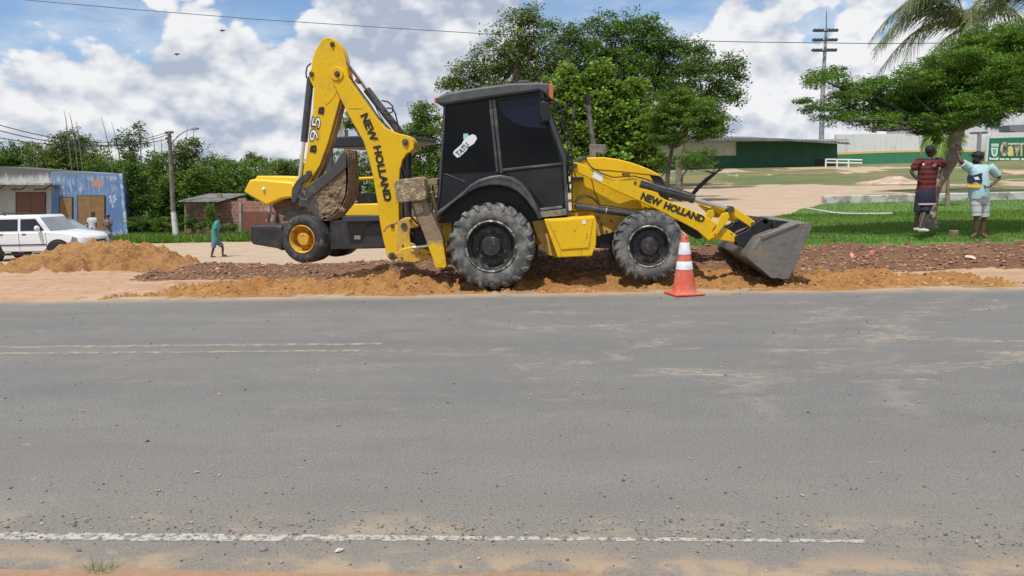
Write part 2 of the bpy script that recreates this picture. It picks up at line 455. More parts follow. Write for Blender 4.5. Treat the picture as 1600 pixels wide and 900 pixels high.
# ---------------------------------------------------------------- road
def asphalt(n, v):
    sx = n.new('ShaderNodeSeparateXYZ'); n.put(sx.inputs[0], v)
    k = n.mix(n.ramp(n.noise(n.scale(v, (.25, 1, 1)), .8, 6, .65), .33, .67), (.128, .125, .120), (.164, .158, .146))
    k = n.mix(n.ramp(n.noise(n.scale(v, (.6, 1, 1)), 2.3, 7, .7, .5), .45, .68, 0, .5), k, (.105, .105, .105))
    k = n.mix(n.ramp(n.noise(v, 95, 3, .75), .46, .62, 0, .55), k, (.32, .305, .28))
    k = n.mix(n.ramp(n.noise(v, 60, 3, .75), .54, .66, 0, .85), k, (.055, .055, .055))
    k = n.mix(n.ramp(n.voro(v, 30), .17, .05, 0, .65), k, (.06, .058, .056))
    k = n.mix(n.ramp(n.voro(n.vmath('ADD', v, (3.3, 1.2, 0)), 22), .12, .03, 0, .6), k, (.36, .33, .28))
    # dust dragged from the works, in torn streaks along the road and in bent tyre tracks
    st = n.math('MULTIPLY', n.ramp(n.noise(n.scale(v, (.6, 1.5, 1)), 1.3, 8, .72, .6), .50, .66), n.ramp(n.noise(n.scale(v, (.8, 1.6, 1)), 9, 7, .75, .3), .42, .60))
    right = n.ramp(sx.outputs[0], -3.0, 2.5)
    band = n.math('MULTIPLY', n.ramp(sx.outputs[1], 4.2, 6.2), n.ramp(sx.outputs[1], 10.4, 8.8))
    k = n.mix(n.math('MULTIPLY', n.math('MULTIPLY', st, band), n.math('ADD', .25, n.math('MULTIPLY', right, .65))), k, (.43, .345, .265))
    # two curved tyre tracks crossing towards the sand at the right
    cx = n.math('SUBTRACT', sx.outputs[0], n.math('ADD', 1.2, n.math('MULTIPLY', n.math('POWER', n.math('SUBTRACT', sx.outputs[1], 4.0), 2.0), .085)))
    for o_ in (0, .95):
        tk = n.ramp(n.math('ABSOLUTE', n.math('SUBTRACT', cx, o_)), .26, .05)
        tk = n.math('MULTIPLY', tk, n.math('MULTIPLY', n.ramp(n.noise(v, 3.2, 6, .7), .44, .60), n.ramp(sx.outputs[1], 4.3, 5.2)))
        k = n.mix(n.math('MULTIPLY', tk, .22), k, (.40, .33, .26))
    sp = n.ramp(n.noise(n.scale(v, (.7, 1.3, 1)), 7.5, 7, .7, .5), .645, .69)
    k = n.mix(n.math('MULTIPLY', sp, .55), k, (.38, .34, .285))
    tr = n.math('MULTIPLY', n.ramp(n.noise(n.scale(v, (.08, 1, 1)), 2.2, 3, .5), .40, .62), .16)
    k = n.mix(tr, k, (.105, .105, .106))
    # dusty far margin and near shoulder
    k = n.mix(n.math('MULTIPLY', n.ramp(sx.outputs[1], 9.95, 10.5), n.ramp(n.noise(v, 2.2, 6, .65), .3, .6, .25, .9)), k, (.44, .31, .20))
    k = n.mix(n.ramp(sx.outputs[1], 5.4, 3.0, 0, .32), k, (.26, .225, .18))
    sh = n.math('MULTIPLY', n.ramp(sx.outputs[1], 3.12, 2.86), n.ramp(n.noise(n.scale(v, (1, 1.3, 1)), 2.4, 7, .65), .44, .58, .10, .9))
    k = n.mix(sh, k, (.36, .265, .175))
    sh2 = n.math('MULTIPLY', n.math('MULTIPLY', n.ramp(sx.outputs[1], 3.05, 3.16), n.ramp(sx.outputs[1], 3.48, 3.2)), n.ramp(n.noise(n.scale(v, (1, 1.6, 1)), 1.9, 7, .65), .48, .62, .05, .7))
    return n.mix(sh2, k, (.35, .275, .20))
M_road = mat('asphalt', None, .9, fn=asphalt, bump=(120, .9, .008))
xs = np.concatenate([np.array([-400, -120, -50, -25]), np.arange(-12, 10, .05), np.array([14, 30, 60, 130, 400])])
ys = np.concatenate([2.80+np.zeros(1), 2.83+np.zeros(1), np.arange(2.95, 3.3, .08), np.arange(3.5, 10.2, .3), np.array([10.4, 10.7])])
X, Y = np.meshgrid(xs, ys); Y = Y.copy()
Y[1] = 2.835+fbm(xs*1.4, xs*0+3, 5, .6)*.10; Y[0] = Y[1]-.012
Zr = 0*X; Zr[0] = -.03
nx = len(xs); i, j = np.meshgrid(np.arange(len(ys)-1), np.arange(nx-1), indexing='ij')
tag(npmesh('road', np.stack([X.ravel(), Y.ravel(), Zr.ravel()], 1), np.stack([i*nx+j, i*nx+j+1, (i+1)*nx+j+1, (i+1)*nx+j], -1).reshape(-1, 4), M_road, smooth=True), None, None, kind='structure')

def painted(base, sc_, lo, hi, keep=.2):
    def f(n, v):
        worn = n.ramp(n.noise(v, sc_, 6, .7), lo, hi)
        k = n.mix(worn, base, (.16, .152, .14))
        return n.mix(n.ramp(n.noise(v, 60, 3, .7), .5, .7, 0, .5), k, (.16, .155, .15))
    return f
M_white = mat('worn white paint', None, .85, fn=painted((.42, .395, .34), 24, .44, .58))
M_yell = mat('worn yellow paint', None, .85, fn=painted((.34, .275, .18), 9, .36, .58))
def stripe(name, x0, x1, y0, y1, m, ragged=.012, rough_from=None, thin=0):
    x = np.arange(x0, x1, .012)
    a = y0+thin*sst(x, -2.2, .4)+fbm(x*9, x*0+y0*5, 4, .6)*ragged*(1 if rough_from is None else 1+4*(x > rough_from)); b = y1+fbm(x*9, x*0+y1*9, 4, .6)*ragged*.5
    n_ = len(x); V = np.concatenate([np.stack([x, a, 0*x+.0015], 1), np.stack([x, b, 0*x+.0015], 1)])
    F = np.array([(k, k+1, k+1+n_, k+n_) for k in range(n_-1)])
    return tag(npmesh(name, V, F, m), None, None, kind='structure')
stripe('edge_line', -12, 1.28, 3.070, 3.145, M_white, .035, None, .045)
stripe('centre_line', -14, -1.80, 7.17, 7.27, M_yell, .03)
stripe('centre_line', -14, -1.95, 6.88, 6.96, M_yell, .03)
stripe('centre_line', 3.6, 12, 7.05, 7.12, M_yell, .05)
stripe('centre_line', 3.9, 12, 6.85, 6.90, M_yell, .05)

# ---------------------------------------------------------------- loose stones and turf
def rocks(name, pts, sizes, m, seed=1, flatz=.6):
    rs = np.random.RandomState(seed)
    t = (1+5**.5)/2
    ico = np.array([(-1,t,0),(1,t,0),(-1,-t,0),(1,-t,0),(0,-1,t),(0,1,t),(0,-1,-t),(0,1,-t),(t,0,-1),(t,0,1),(-t,0,-1),(-t,0,1)])/1.9
    fi = np.array([(0,11,5),(0,5,1),(0,1,7),(0,7,10),(0,10,11),(1,5,9),(5,11,4),(11,10,2),(10,7,6),(7,1,8),(3,9,4),(3,4,2),(3,2,6),(3,6,8),(3,8,9),(4,9,5),(2,4,11),(6,2,10),(8,6,7),(9,8,1)])
    n = len(pts)
    V = ico[None]*(1+rs.uniform(-.35, .35, (n, 12, 1)))*np.array([1, 1, flatz])*rs.uniform(.6, 1.3, (n, 1, 3))
    an = rs.uniform(0, 6.28, n); c, s_ = np.cos(an), np.sin(an)
    vx = V[..., 0]*c[:, None]-V[..., 1]*s_[:, None]; vy = V[..., 0]*s_[:, None]+V[..., 1]*c[:, None]
    V = np.stack([vx, vy, V[..., 2]], -1)*sizes[:, None, None]+pts[:, None, :]
    F = fi[None]+np.arange(n)[:, None, None]*12
    tint = np.repeat(rs.uniform(.45, 1.6, n)[:, None], 12, 0).reshape(-1, 1)*np.ones(3)
    return npmesh(name, V.reshape(-1, 3), F.reshape(-1, 3), m, colr=tint)
def tinted(name, c1, c2, rough=.9, scale=8):
    def f(n, v):
        a = n.new('ShaderNodeAttribute', attribute_name='tint').outputs[0]
        return n.mix(1.0, n.mix(n.noise(v, scale, 3), c1, c2), a, 'MULTIPLY')
    return mat(name, None, rough, fn=f)
M_rock = tinted('red gravel stones', (.23, .12, .072), (.31, .185, .12))
M_clod = tinted('sand clods', (.33, .165, .06), (.42, .23, .09))
M_grit = tinted('grey road grit', (.13, .115, .10), (.28, .245, .20))
rs = np.random.RandomState(3)
def scatter(n, zid, x0, x1, y0, y1):
    x = rs.uniform(x0, x1, n); y = rs.uniform(y0, y1, n)
    k = zones(x, y) == zid; x = x[k]; y = y[k]
    return np.stack([x, y, height(x, y)], 1)
p = scatter(42000, 2, -8.5, 9, 11.8, 15); s_ = .006+.034*rs.rand(len(p))**6
p[:, 2] += s_*.15
tag(rocks('gravel', p, s_, M_rock, 2), None, None, kind='stuff')
p = scatter(9000, 1, -8, 8, 10.5, 13); s_ = .006+.028*rs.rand(len(p))**4
tag(rocks('sand_clods', p, s_, M_clod, 3), None, None, kind='stuff')
x = rs.uniform(-5, 3.4, 5200); y = np.where(rs.rand(5200) < .72, 3.20+rs.normal(0, .09, 5200), rs.uniform(2.86, 3.9, 5200))
k = (y > 2.84); x = x[k]; y = y[k]; s_ = .0018+.0075*rs.rand(len(x))**6
tag(rocks('road_grit', np.stack([x, y, .002+s_*.3], 1), s_, M_grit, 4), None, None, kind='stuff')
x = rs.uniform(-8, 7, 700); y = rs.uniform(3.5, 10.3, 700); s_ = .004+.010*rs.rand(700)**3
tag(rocks('dust_crumbs', np.stack([x, y, .002+s_*.2], 1), s_, M_grit, 5), None, None, kind='stuff')
# single stones one can point to
def stone(px, py, r, m, label, seed, z=None, fl=.7, name='stone'):
    q = UZ(px, py, 0 if z is None else z)
    zz = max(0, hz(q.x, q.y)) if z is not None else 0
    o = rocks(name, np.array([(q.x, q.y, zz+r*.35)]), np.array([r]), m, seed, fl)
    return tag(o, label, 'stone')
M_stone = tinted('pale stone', (.40, .37, .33), (.48, .45, .40))
M_brickbit = tinted('brick red fragment', (.60, .20, .13), (.66, .26, .17))
M_slab = tinted('pinkish rock', (.50, .33, .27), (.58, .42, .34))
stone(413, 860, .016, M_stone, 'pale pebble just below the white edge line, left one of two', 11)
stone(531, 861, .017, M_stone, 'brown grey pebble below the white edge line, right one of two', 12)
stone(124, 861, .013, M_grit, 'dark pebble on the tarmac left of the grass tuft', 13)
stone(1331, 398, .05, M_brickbit, 'bright red brick fragment on the gravel bank, upper one of two', 14, .25, 1.0, 'brick_fragment')
stone(1363, 410, .05, M_brickbit, 'red brick fragment at the foot of the gravel bank above the sand', 15, .1, .8, 'brick_fragment')
stone(1516, 413, .09, M_slab, 'largest pinkish rock at the foot of the gravel bank on the right', 16, .08, .55)
# turf blades
def blades(name, P, h, wd, m, seed, lean=.5, tint=(.6, 1.4)):
    r_ = np.random.RandomState(seed); n = len(P)
    an = r_.uniform(0, 6.28, n); dx, dy = np.cos(an)*wd, np.sin(an)*wd
    hh = h*r_.uniform(.5, 1.2, n); lx = r_.normal(0, lean, n)*hh; ly = r_.normal(0, lean, n)*hh
    A = P+np.stack([dx, dy, 0*dx-.005], 1); B = P-np.stack([dx, dy, 0*dx+.005], 1); C = P+np.stack([lx, ly, hh], 1)
    V = np.stack([A, B, C], 1).reshape(-1, 3)
    F = np.arange(3*n).reshape(-1, 3)
    t = np.repeat(r_.uniform(*tint, n)[:, None]*np.array([1.0, 1, 1])*np.stack([r_.uniform(.8, 1.5, n), np.ones(n), np.ones(n)], 1), 3, 0)
    return npmesh(name, V, F, m, colr=t)
def leafmat(name, c1, c2, transl=.35, rough=.6):
    if name in MAT: return MAT[name]
    m = bpy.data.materials.new(name); m.use_nodes = True; n = NT(m.node_tree)
    o = n.new('ShaderNodeOutputMaterial'); p = n.new('ShaderNodeBsdfPrincipled'); t = n.new('ShaderNodeBsdfTranslucent'); mx = n.new('ShaderNodeMixShader')
    v = n.new('ShaderNodeTexCoord').outputs['Object']
    a = n.new('ShaderNodeAttribute', attribute_name='tint').outputs[0]
    c = n.mix(1.0, n.mix(n.ramp(n.noise(v, .6, 3), .35, .65), c1, c2), a, 'MULTIPLY')
    n.put(p.inputs['Base Color'], c); p.inputs['Roughness'].default_value = rough; p.inputs['Specular IOR Level'].default_value = .3
    n.put(t.inputs[0], n.mix(.5, c, (.25, .34, .03)))
    mx.inputs[0].default_value = transl
    n.nt.links.new(p.outputs[0], mx.inputs[1]); n.nt.links.new(t.outputs[0], mx.inputs[2]); n.nt.links.new(mx.outputs[0], o.inputs[0])
    MAT[name] = m; return m
M_blade = leafmat('grass blade', (.075, .185, .022), (.125, .25, .038), .3, .7)
p = scatter(70000, 3, 1.0, 15, 13.1, 20); q = scatter(30000, 3, 3.5, 26, 19, 27)
tag(blades('grass', np.concatenate([p, q]), .045, .009, M_blade, 5), None, None, kind='stuff')
x = rs.uniform(-26, -3, 16000); y = rs.uniform(37.5, 45, 16000); k = zones(x, y) == 5; x = x[k]; y = y[k]
tag(blades('tall_grass', np.stack([x, y, height(x, y, False)], 1), .42, .05, M_blade, 6), None, None, kind='stuff')
g = UZ(157, 897, -.02)
P = np.array([(g.x+random.Random(i).gauss(0, .022), g.y+random.Random(i+99).gauss(0, .012), -.03) for i in range(46)])
tag(blades('grass_tuft', P, .085, .0022, M_blade, 8, .45, (.9, 1.5)), 'small green grass tuft growing at the near edge of the tarmac', 'grass tuft')
# ================================================================= BACKHOE LOADER
def yelf(n, v):
    k = n.mix(n.noise(v, 1.3, 4), (.67, .405, .006), (.75, .47, .010))
    k = n.mix(n.ramp(n.noise(v, 5, 7, .70), .50, .72, 0, .6), k, (.50, .33, .045))
    k = n.mix(n.ramp(n.noise(n.scale(v, (3, 3, .7)), 4, 7, .7), .58, .72, 0, .45), k, (.33, .21, .07))
    return n.mix(n.ramp(n.noise(v, 22, 5, .7), .635, .675, 0, .85), k, (.15, .085, .035))
def dusty_yel(n, v):
    k = yelf(n, v)
    return n.mix(n.ramp(n.noise(v, 4, 6, .7), .40, .62, .15, .85), k, (.42, .26, .11))
M_yel = mat('yellow paint', None, .45, fn=yelf, spec=.3)
M_yeld = mat('dusty yellow paint', None, .6, fn=dusty_yel)
M_yelr = mat('roller yellow paint', None, .42, fn=lambda n, v: n.mix(n.ramp(n.noise(v, 5, 7, .68), .56, .75, 0, .5), (.74, .46, .015), (.5, .34, .10)))
def darkf(c, d, amt=.7):
    return lambda n, v: n.mix(n.ramp(n.noise(v, 4.5, 6, .68), .42, .72, .0, amt), c, d)
M_blk = mat('black plastic', None, .5, fn=darkf((.007, .008, .009), (.026, .025, .023), .6))
M_cabp = mat('black cab paint', None, .5, fn=darkf((.0035, .004, .0055), (.014, .014, .013), .4))
M_fend = mat('grey black fender', None, .48, fn=darkf((.040, .044, .050), (.12, .115, .105), .8))
M_roofp = mat('grey cab roof', None, .6, fn=darkf((.060, .064, .068), (.12, .12, .115), .7))
M_glass = mat('tinted glass', None, .06, fn=lambda n, v: n.mix(n.noise(v, 2, 3), (.0004, .0005, .0008), (.001, .0011, .0015)), spec=.2)
M_cyl = mat('dark cylinder', None, .4, fn=darkf((.040, .043, .052), (.13, .12, .10), .6))
M_chrome = mat('chrome rod', (.72, .72, .72), .22, 1.0)
M_pin = mat('greasy pin', None, .5, fn=darkf((.05, .045, .04), (.15, .12, .09)))
M_hose = mat('rubber hose', (.018, .018, .020), .5)
M_letter = mat('black lettering', (.012, .012, .014), .5)
M_grey = mat('grey decal', (.45, .46, .48), .5)
M_whit = mat('white decal', (.72, .74, .76), .5)
M_teal = mat('teal decal', (.30, .60, .55), .5)
M_amber = mat('orange lamp', (.50, .13, .05), .3)
M_red = mat('red lamp', (.45, .02, .02), .25)
def steelf(n, v):
    k = n.mix(n.noise(v, 2.2, 6, .6), (.12, .115, .108), (.22, .21, .19))
    k = n.mix(n.ramp(n.noise(n.scale(v, (1, 1, 5)), 6, 6, .7), .52, .70), k, (.085, .082, .08))
    return n.mix(n.ramp(n.noise(v, 3.1, 7, .7), .52, .66, 0, .85), k, (.27, .19, .115))
M_steel = mat('worn bucket steel', None, .5, .25, fn=steelf, bump=(20, .3, .01))
def mudf(n, v):
    k = n.mix(n.noise(v, 3, 6, .6), (.17, .115, .065), (.30, .215, .13))
    k = n.mix(n.ramp(n.noise(v, 7, 6, .7), .52, .62), k, (.10, .075, .055))
    return n.mix(n.ramp(n.noise(v, 16, 5, .7), .60, .66, 0, .8), k, (.50, .42, .29))
M_mud = mat('mud caked steel', None, .92, fn=mudf, bump=(16, 1, .05))
M_dsteel = mat('dark bucket steel', None, .55, .2, fn=lambda n, v: n.mix(n.ramp(n.noise(v, 6, 6, .7), .5, .68, 0, .8), (.065, .06, .058), (.17, .13, .09)))
def tyref(n, v):
    k = n.mix(n.noise(v, 3, 5), (.052, .055, .060), (.090, .094, .096))
    k = n.mix(n.ramp(n.noise(v, 6, 7, .7), .44, .62, 0, .8), k, (.23, .215, .185))
    return n.mix(n.ramp(n.noise(v, 13, 5, .7), .60, .68, 0, .8), k, (.30, .185, .09))
M_tyre = mat('dusty tyre rubber', None, .85, fn=tyref, bump=(50, .3, .004))
M_rim = mat('dark wheel rim', None, .5, .1, fn=lambda n, v: n.mix(n.ramp(n.noise(v, 9, 6, .7), .50, .66, 0, .75), (.024, .024, .024), (.15, .13, .11)))
M_lip = mat('scuffed rim lip', None, .5, .2, fn=lambda n, v: n.mix(n.ramp(n.noise(v, 12, 5, .7), .46, .56), (.05, .05, .05), (.34, .33, .30)))

bl_o = U(800, 450, 11.9); bl_o.z = 0.03
BL = thing('backhoe_loader', bl_o, 'yellow backhoe loader with black tinted cab, parked on the orange sand at the road edge', 'backhoe loader')

def wheel(parent, cx, cz, Y0, W, R, rr, hub, nb, nl, out=-1, lug=True, rimm=None, tyrem=None, name='wheel'):
    """out = -1: outer face looks to -Y at Y0; out = +1: mirrored, outer face at Y0+W"""
    def yy(t): return Y0+t*W if out < 0 else Y0+(1-t)*W
    c = (cx, 0, cz)
    rim = MB()
    rim.lathe(c, [(rr*1.03, yy(.07)), (rr*1.045, yy(.04)), (rr*1.0, yy(.03)), (rr*.96, yy(.07)), (rr*.93, yy(.16)), (rr*.86, yy(.30)), (rr*.80, yy(.34)), (rr*.56, yy(.33)), (rr*.52, yy(.30)), (hub*1.12, yy(.29)), (hub*1.05, yy(.20)), (hub, yy(.12)), (hub*.92, yy(.09)), (hub*.45, yy(.085)), (.01, yy(.08))], 40, caps=False)
    rim.lathe(c, [(rr*1.03, yy(.07)), (rr*.95, yy(.5)), (rr*1.03, yy(.93))], 40, caps=False)
    rim.lathe(c, [(rr*.9, yy(.6)), (.01, yy(.61))], 24, caps=False)
    wo = rim.build(name, rimm or M_rim, parent)
    b = MB()
    for k in range(nb):
        a = 2*math.pi*(k+.3)/nb; q = (cx+math.cos(a)*rr*.60, 0, cz+math.sin(a)*rr*.60)
        b.lathe(q, [(rr*.052, yy(.34)), (rr*.052, yy(.27)), (rr*.035, yy(.245))], 6)
    b.each('wheel_bolt', rimm or M_pin, wo)
    l = MB(); l.lathe(c, [(rr*1.05, yy(.055)), (rr*1.085, yy(.035)), (rr*1.04, yy(.012)), (rr*1.0, yy(.03)), (rr*1.02, yy(.05))], 48, caps=False)
    l.build('rim_lip', M_lip if rimm is None else rimm, wo)
    t = MB(); cr = R*.945 if lug else R
    prof = [(rr*1.03, yy(.10)), (rr*1.10, yy(.045)), (rr+(cr-rr)*.28, yy(.01)), (rr+(cr-rr)*.5, yy(-.008)), (rr+(cr-rr)*.72, yy(.012)), (rr+(cr-rr)*.9, yy(.06)), (cr, yy(.15)), (cr*1.008, yy(.5)), (cr, yy(.85)), (rr+(cr-rr)*.9, yy(.94)), (rr+(cr-rr)*.72, yy(.988)), (rr+(cr-rr)*.5, yy(1.008)), (rr+(cr-rr)*.28, yy(.99)), (rr*1.10, yy(.955)), (rr*1.03, yy(.9))]
    t.lathe(c, prof, 64, caps=False)
    if lug:
        da = 2*math.pi/nl
        for side in (0, 1):
            for k in range(nl):
                a0 = k*da+side*da/2
                def P(a, r, t_): 
                    tt = t_ if side == 0 else 1-t_
                    return (cx+math.cos(a)*r, yy(tt), cz+math.sin(a)*r)
                # centre line of a lug: tread centre -> shoulder -> side wall
                path = [(a0+da*.62, R, .54, R*.92), (a0+da*.30, R*1.0, .26, R*.92), (a0+da*.12, R*.992, .08, R*.90), (a0+da*.05, R*.955, .012, R*.875), (a0+da*.0, R*.895, -.012, R*.85), (a0-da*.02, R*.835, -.004, R*.83)]
                wv = [.17, .19, .20, .20, .18, .10]
                vs = []; fs = []
                for (a, r, t_, rb), ww in zip(path, wv):
                    h_ = da*ww
                    vs += [P(a-h_, rb, max(t_, .02)+.03), P(a-h_*.8, r, t_), P(a+h_*.8, r, t_), P(a+h_, rb, max(t_, .02)+.03)]
                n_ = len(path)
                for i_ in range(n_-1):
                    for j_ in range(4):
                        p_ = i_*4+j_; q_ = i_*4+(j_+1) % 4
                        fs.append((p_, q_, q_+4, p_+4))
                fs += [(3, 2, 1, 0), (n_*4-4, n_*4-3, n_*4-2, n_*4-1)]
                t.add(vs, fs)
    t.build('tyre', tyrem or M_tyre, wo, smooth=40)
    return wo
YN = 10.86
c = U(767, 385.5, YN); pm = PPM(YN)
wheel(BL, c.x, c.z, YN, .47, 68.8/pm, 38/pm, 15.5/pm, 10, 20)
wheel(BL, c.x, c.z, 12.61, .47, 68.8/pm, 38/pm, 15.5/pm, 10, 20, out=1)
cf = U(1015, 385.5, 10.98); pmf = PPM(10.98)
wheel(BL, cf.x, cf.z, 10.98, .33, 55.5/pmf, 30.5/pmf, 13.5/pmf, 8, 22)
wheel(BL, cf.x, cf.z, 12.63, .33, 55.5/pmf, 30.5/pmf, 13.5/pmf, 8, 22, out=1)

# chassis, axles
m = MB()
m.pp([(690, 345), (846, 335), (960, 326), (1046, 322), (1050, 356), (1020, 366), (962, 366), (925, 376), (700, 392), (684, 372)], 11.62, 12.32)
m.build('chassis', M_yeld, BL, .01)
m = MB()
m.tube((c.x, YN+.2, c.z), (c.x, 12.9, c.z), .13); m.tube((cf.x, 11.2, cf.z), (cf.x, 12.8, cf.z), .085)
m.tube(U(932, 378, 11.9), U(1015, 386, 11.9), .045)
m.pp([(931, 370), (962, 362), (968, 372), (966, 384), (958, 392), (952, 388), (931, 388)], 11.55, 11.75)
m.pp([(700, 385), (840, 385), (840, 402), (705, 404)], 11.7, 12.25)
m.each('axle', M_blk, BL, bevel=.006)
# side box with raised door
m = MB(); m.pp([(850, 343), (929, 338), (932, 346), (931.5, 382), (925, 400), (871, 402.5)], 11.02, 11.60)
sb = m.build('side_box', M_yel, BL, .012)
m = MB(); m.pp([(857, 345.5), (926.5, 341), (920, 387), (877, 390)], 11.005, 11.03); m.build('box_door', M_yel, sb, .005)
m = MB(); m.pp([(910, 344.5), (915.5, 344), (915.5, 350), (910, 350.5)], 11.000, 11.004); m.build('small_sticker', M_whit, sb)
m = MB()
for px, py in ((867, 361), (898, 360), (917, 366), (917, 371), (908, 393), (876, 395)):
    p = U(px, py, 11.0); m.ball(p, .008, 8, 6)
m.each('bolt', M_pin, sb)
m = MB(); m.pp([(831, 346), (850, 343), (871, 402), (855, 398), (840, 372)], 11.30, 11.60); m.build('frame_bracket', M_yeld, BL, .005)

# cab
m = MB()
m.pp([(695, 162), (845, 142), (883, 243), (886, 322), (888, 337), (846, 341), (836, 318), (812, 290), (780, 279), (742, 285), (705, 318), (684, 336), (683, 306)], 11.37, 12.57)
cab = m.build('cab', M_cabp, BL, .015)
m = MB(); m.pp([(684, 336), (705, 318), (742, 285), (780, 279), (812, 290), (836, 318), (846, 341), (846, 352), (684, 348)], 11.372, 12.56); m.build('wheel_arch', M_blk, cab)
def pane(px, Y=11.355, name='window'):
    a = MB(); a.pp(px, Y, Y+.02); return a.build(name, M_glass, cab, .004)
pane([(698, 166), (763, 157), (773, 267), (689, 270)])
dw = pane([(775, 157.5), (842, 148), (876, 254), (783, 264)], name='door_window')
m = MB(); m.pp([(776, 158.5), (841, 149.5), (853, 186), (852, 200), (838, 199), (820, 198), (802, 191), (788, 180)], 11.352, 11.356); m.build('blue_band', mat('dark blue overlay', (.006, .009, .026), .12, spec=.25), cab)  # dark blue band with curved lower edge, laid over the top of the door window
# far side panes, rear and front glass
a = MB(); a.pp([(698, 166), (763, 157), (773, 267), (689, 270)], 12.565, 12.59); a.build('window', M_glass, cab)
a = MB(); a.pp([(775, 157.5), (842, 148), (876, 254), (783, 264)], 12.565, 12.59); a.build('window', M_glass, cab)
def slab(p, q, Ya, Yb, off, name):
    p3, q3 = U(*p, 11.37), U(*q, 11.37); d = Vector(off)
    a = MB(); v = [Vector((p3.x, Ya, p3.z)), Vector((q3.x, Ya, q3.z)), Vector((q3.x, Yb, q3.z)), Vector((p3.x, Yb, p3.z))]
    a.ext(v, d); return a.build(name, M_glass, cab)
slab((849, 150), (883, 240), 11.45, 12.5, (.012, 0, 0), 'windscreen')
slab((693.5, 168), (686, 280), 11.45, 12.5, (-.012, 0, 0), 'rear_window')
# posts and door frame
m = MB()
for px in ([(693, 163), (697, 162), (688, 300), (683, 330)], [(763, 156), (768, 155), (779, 268), (775, 270)], [(769, 155.5), (774, 155), (786, 270), (781, 271)], [(842, 142), (848, 142), (884, 243), (889, 336), (884, 337), (879, 250)],
           [(783, 264), (877, 254), (877.5, 257.5), (783.5, 268)]):
    m.pp(px, 11.335, 11.40)
m.pp([(689, 270), (691, 269), (727, 283), (725, 285)], 11.36, 11.38)
m.each('door_frame', M_fend, cab, bevel=.006)
m = MB(); m.pp([(788, 270), (877, 260), (882, 320), (850, 325), (830, 300), (806, 280)], 11.352, 11.38); m.build('door_panel', M_blk, cab, .006)
m = MB()
m.pp([(843, 326), (878, 321.5), (879, 325), (844, 329.5)], 11.25, 11.40); m.pp([(844, 331), (885, 326.5), (886, 336), (846, 340)], 11.20, 11.40)
m.each('step', mat('grey step', None, .7, fn=wear((.22, .20, .17), (.11, .105, .10), 12, .4, .6)), cab, bevel=.004)
# roof
m = MB()
Ya, Yb = 11.26, 12.68
o = [(683, 152), (695.5, 145.5), (740, 137.5), (795, 130), (840, 128.5), (860, 130), (863, 136), (862.5, 154), (856, 154.5), (853, 147), (842, 141.5), (770, 151.5), (695.5, 163), (683, 163)]
m.pp(o, Ya, Yb)
rf = m.build('roof', M_roofp, cab, .03)
m = MB(); m.pp([(805, 130), (812, 125.5), (826, 125.5), (832, 129.5)], 11.8, 12.2); m.build('roof_vent', M_roofp, cab, .01)
m = MB(); m.pp([(858.5, 131), (864, 131), (864.5, 154), (860, 154), (857, 147)], Ya-.012, Ya+.12); m.build('side_lamp', M_amber, cab, .005)
m = MB(); m.pp([(679, 154), (683.5, 152), (683.5, 161), (679, 160)], Ya+.02, Ya+.14); m.build('tail_lamp', M_red, cab, .004)
m = MB(); m.pp([(856, 138), (859, 138), (859, 152), (855, 152)], Ya-.01, Ya+.13); m.build('lamp_housing', M_blk, cab)
# fender arch
outer = [(682, 331), (696, 321), (710, 310), (724, 299), (734, 289), (748, 280.5), (766, 275), (782, 273), (797, 276), (812, 284), (826, 300), (836, 318), (846, 342)]
inner = [(841, 343), (833, 327), (822, 312), (808, 299), (795, 292.5), (780, 289.5), (764, 289.5), (748, 293), (733, 300), (712, 314), (696, 327), (683, 340)]
m = MB(); m.pp(outer+inner, 10.93, 11.39); fd = m.build('fender', M_fend, BL, .018)
m = MB(); m.pp([(p[0]*1.0+0, p[1]+3.2) for p in outer[:-1]]+[(a_[0]*.999+.3, a_[1]+5.0) for a_ in reversed(outer[:-1])], 10.921, 10.935); m.build('fender_crease', M_roofp, fd)
m = MB(); m.pp([(683, 341), (710, 317), (742, 298), (780, 291), (812, 303), (842, 343)], 11.34, 11.40); m.build('inner_arch', M_blk, fd)

# sticker on the rear pane
def rot_px(cx, cy, ang, pts):
    a_ = math.radians(ang); return [(cx+x*math.cos(a_)-y*math.sin(a_), cy+x*math.sin(a_)+y*math.cos(a_)) for x, y in pts]
m = MB(); m.pp(rot_px(727, 228, -45, [(-22, -5), (-18, -7), (-2, -6), (4, -8), (14, -7.5), (21, -5), (23, 0), (21, 5), (12, 7), (3, 5), (-4, 6.5), (-18, 6), (-22, 4)]), 11.349, 11.354)
st = m.build('sticker', M_whit, cab)
m = MB(); m.pp([(724, 209), (731, 208.5), (733, 214), (727, 221), (724, 217)], 11.351, 11.3545); m.build('sticker_map', M_teal, st)
text('TATU', rot_px(727, 228, -45, [(-19, 4.5)])[0], rot_px(727, 228, -45, [(5, 4.5)])[0], h=8, Y=11.346, name='lettering', m=mat('blue grey ink', (.10, .12, .16), .6), parent=st, bold=.02)

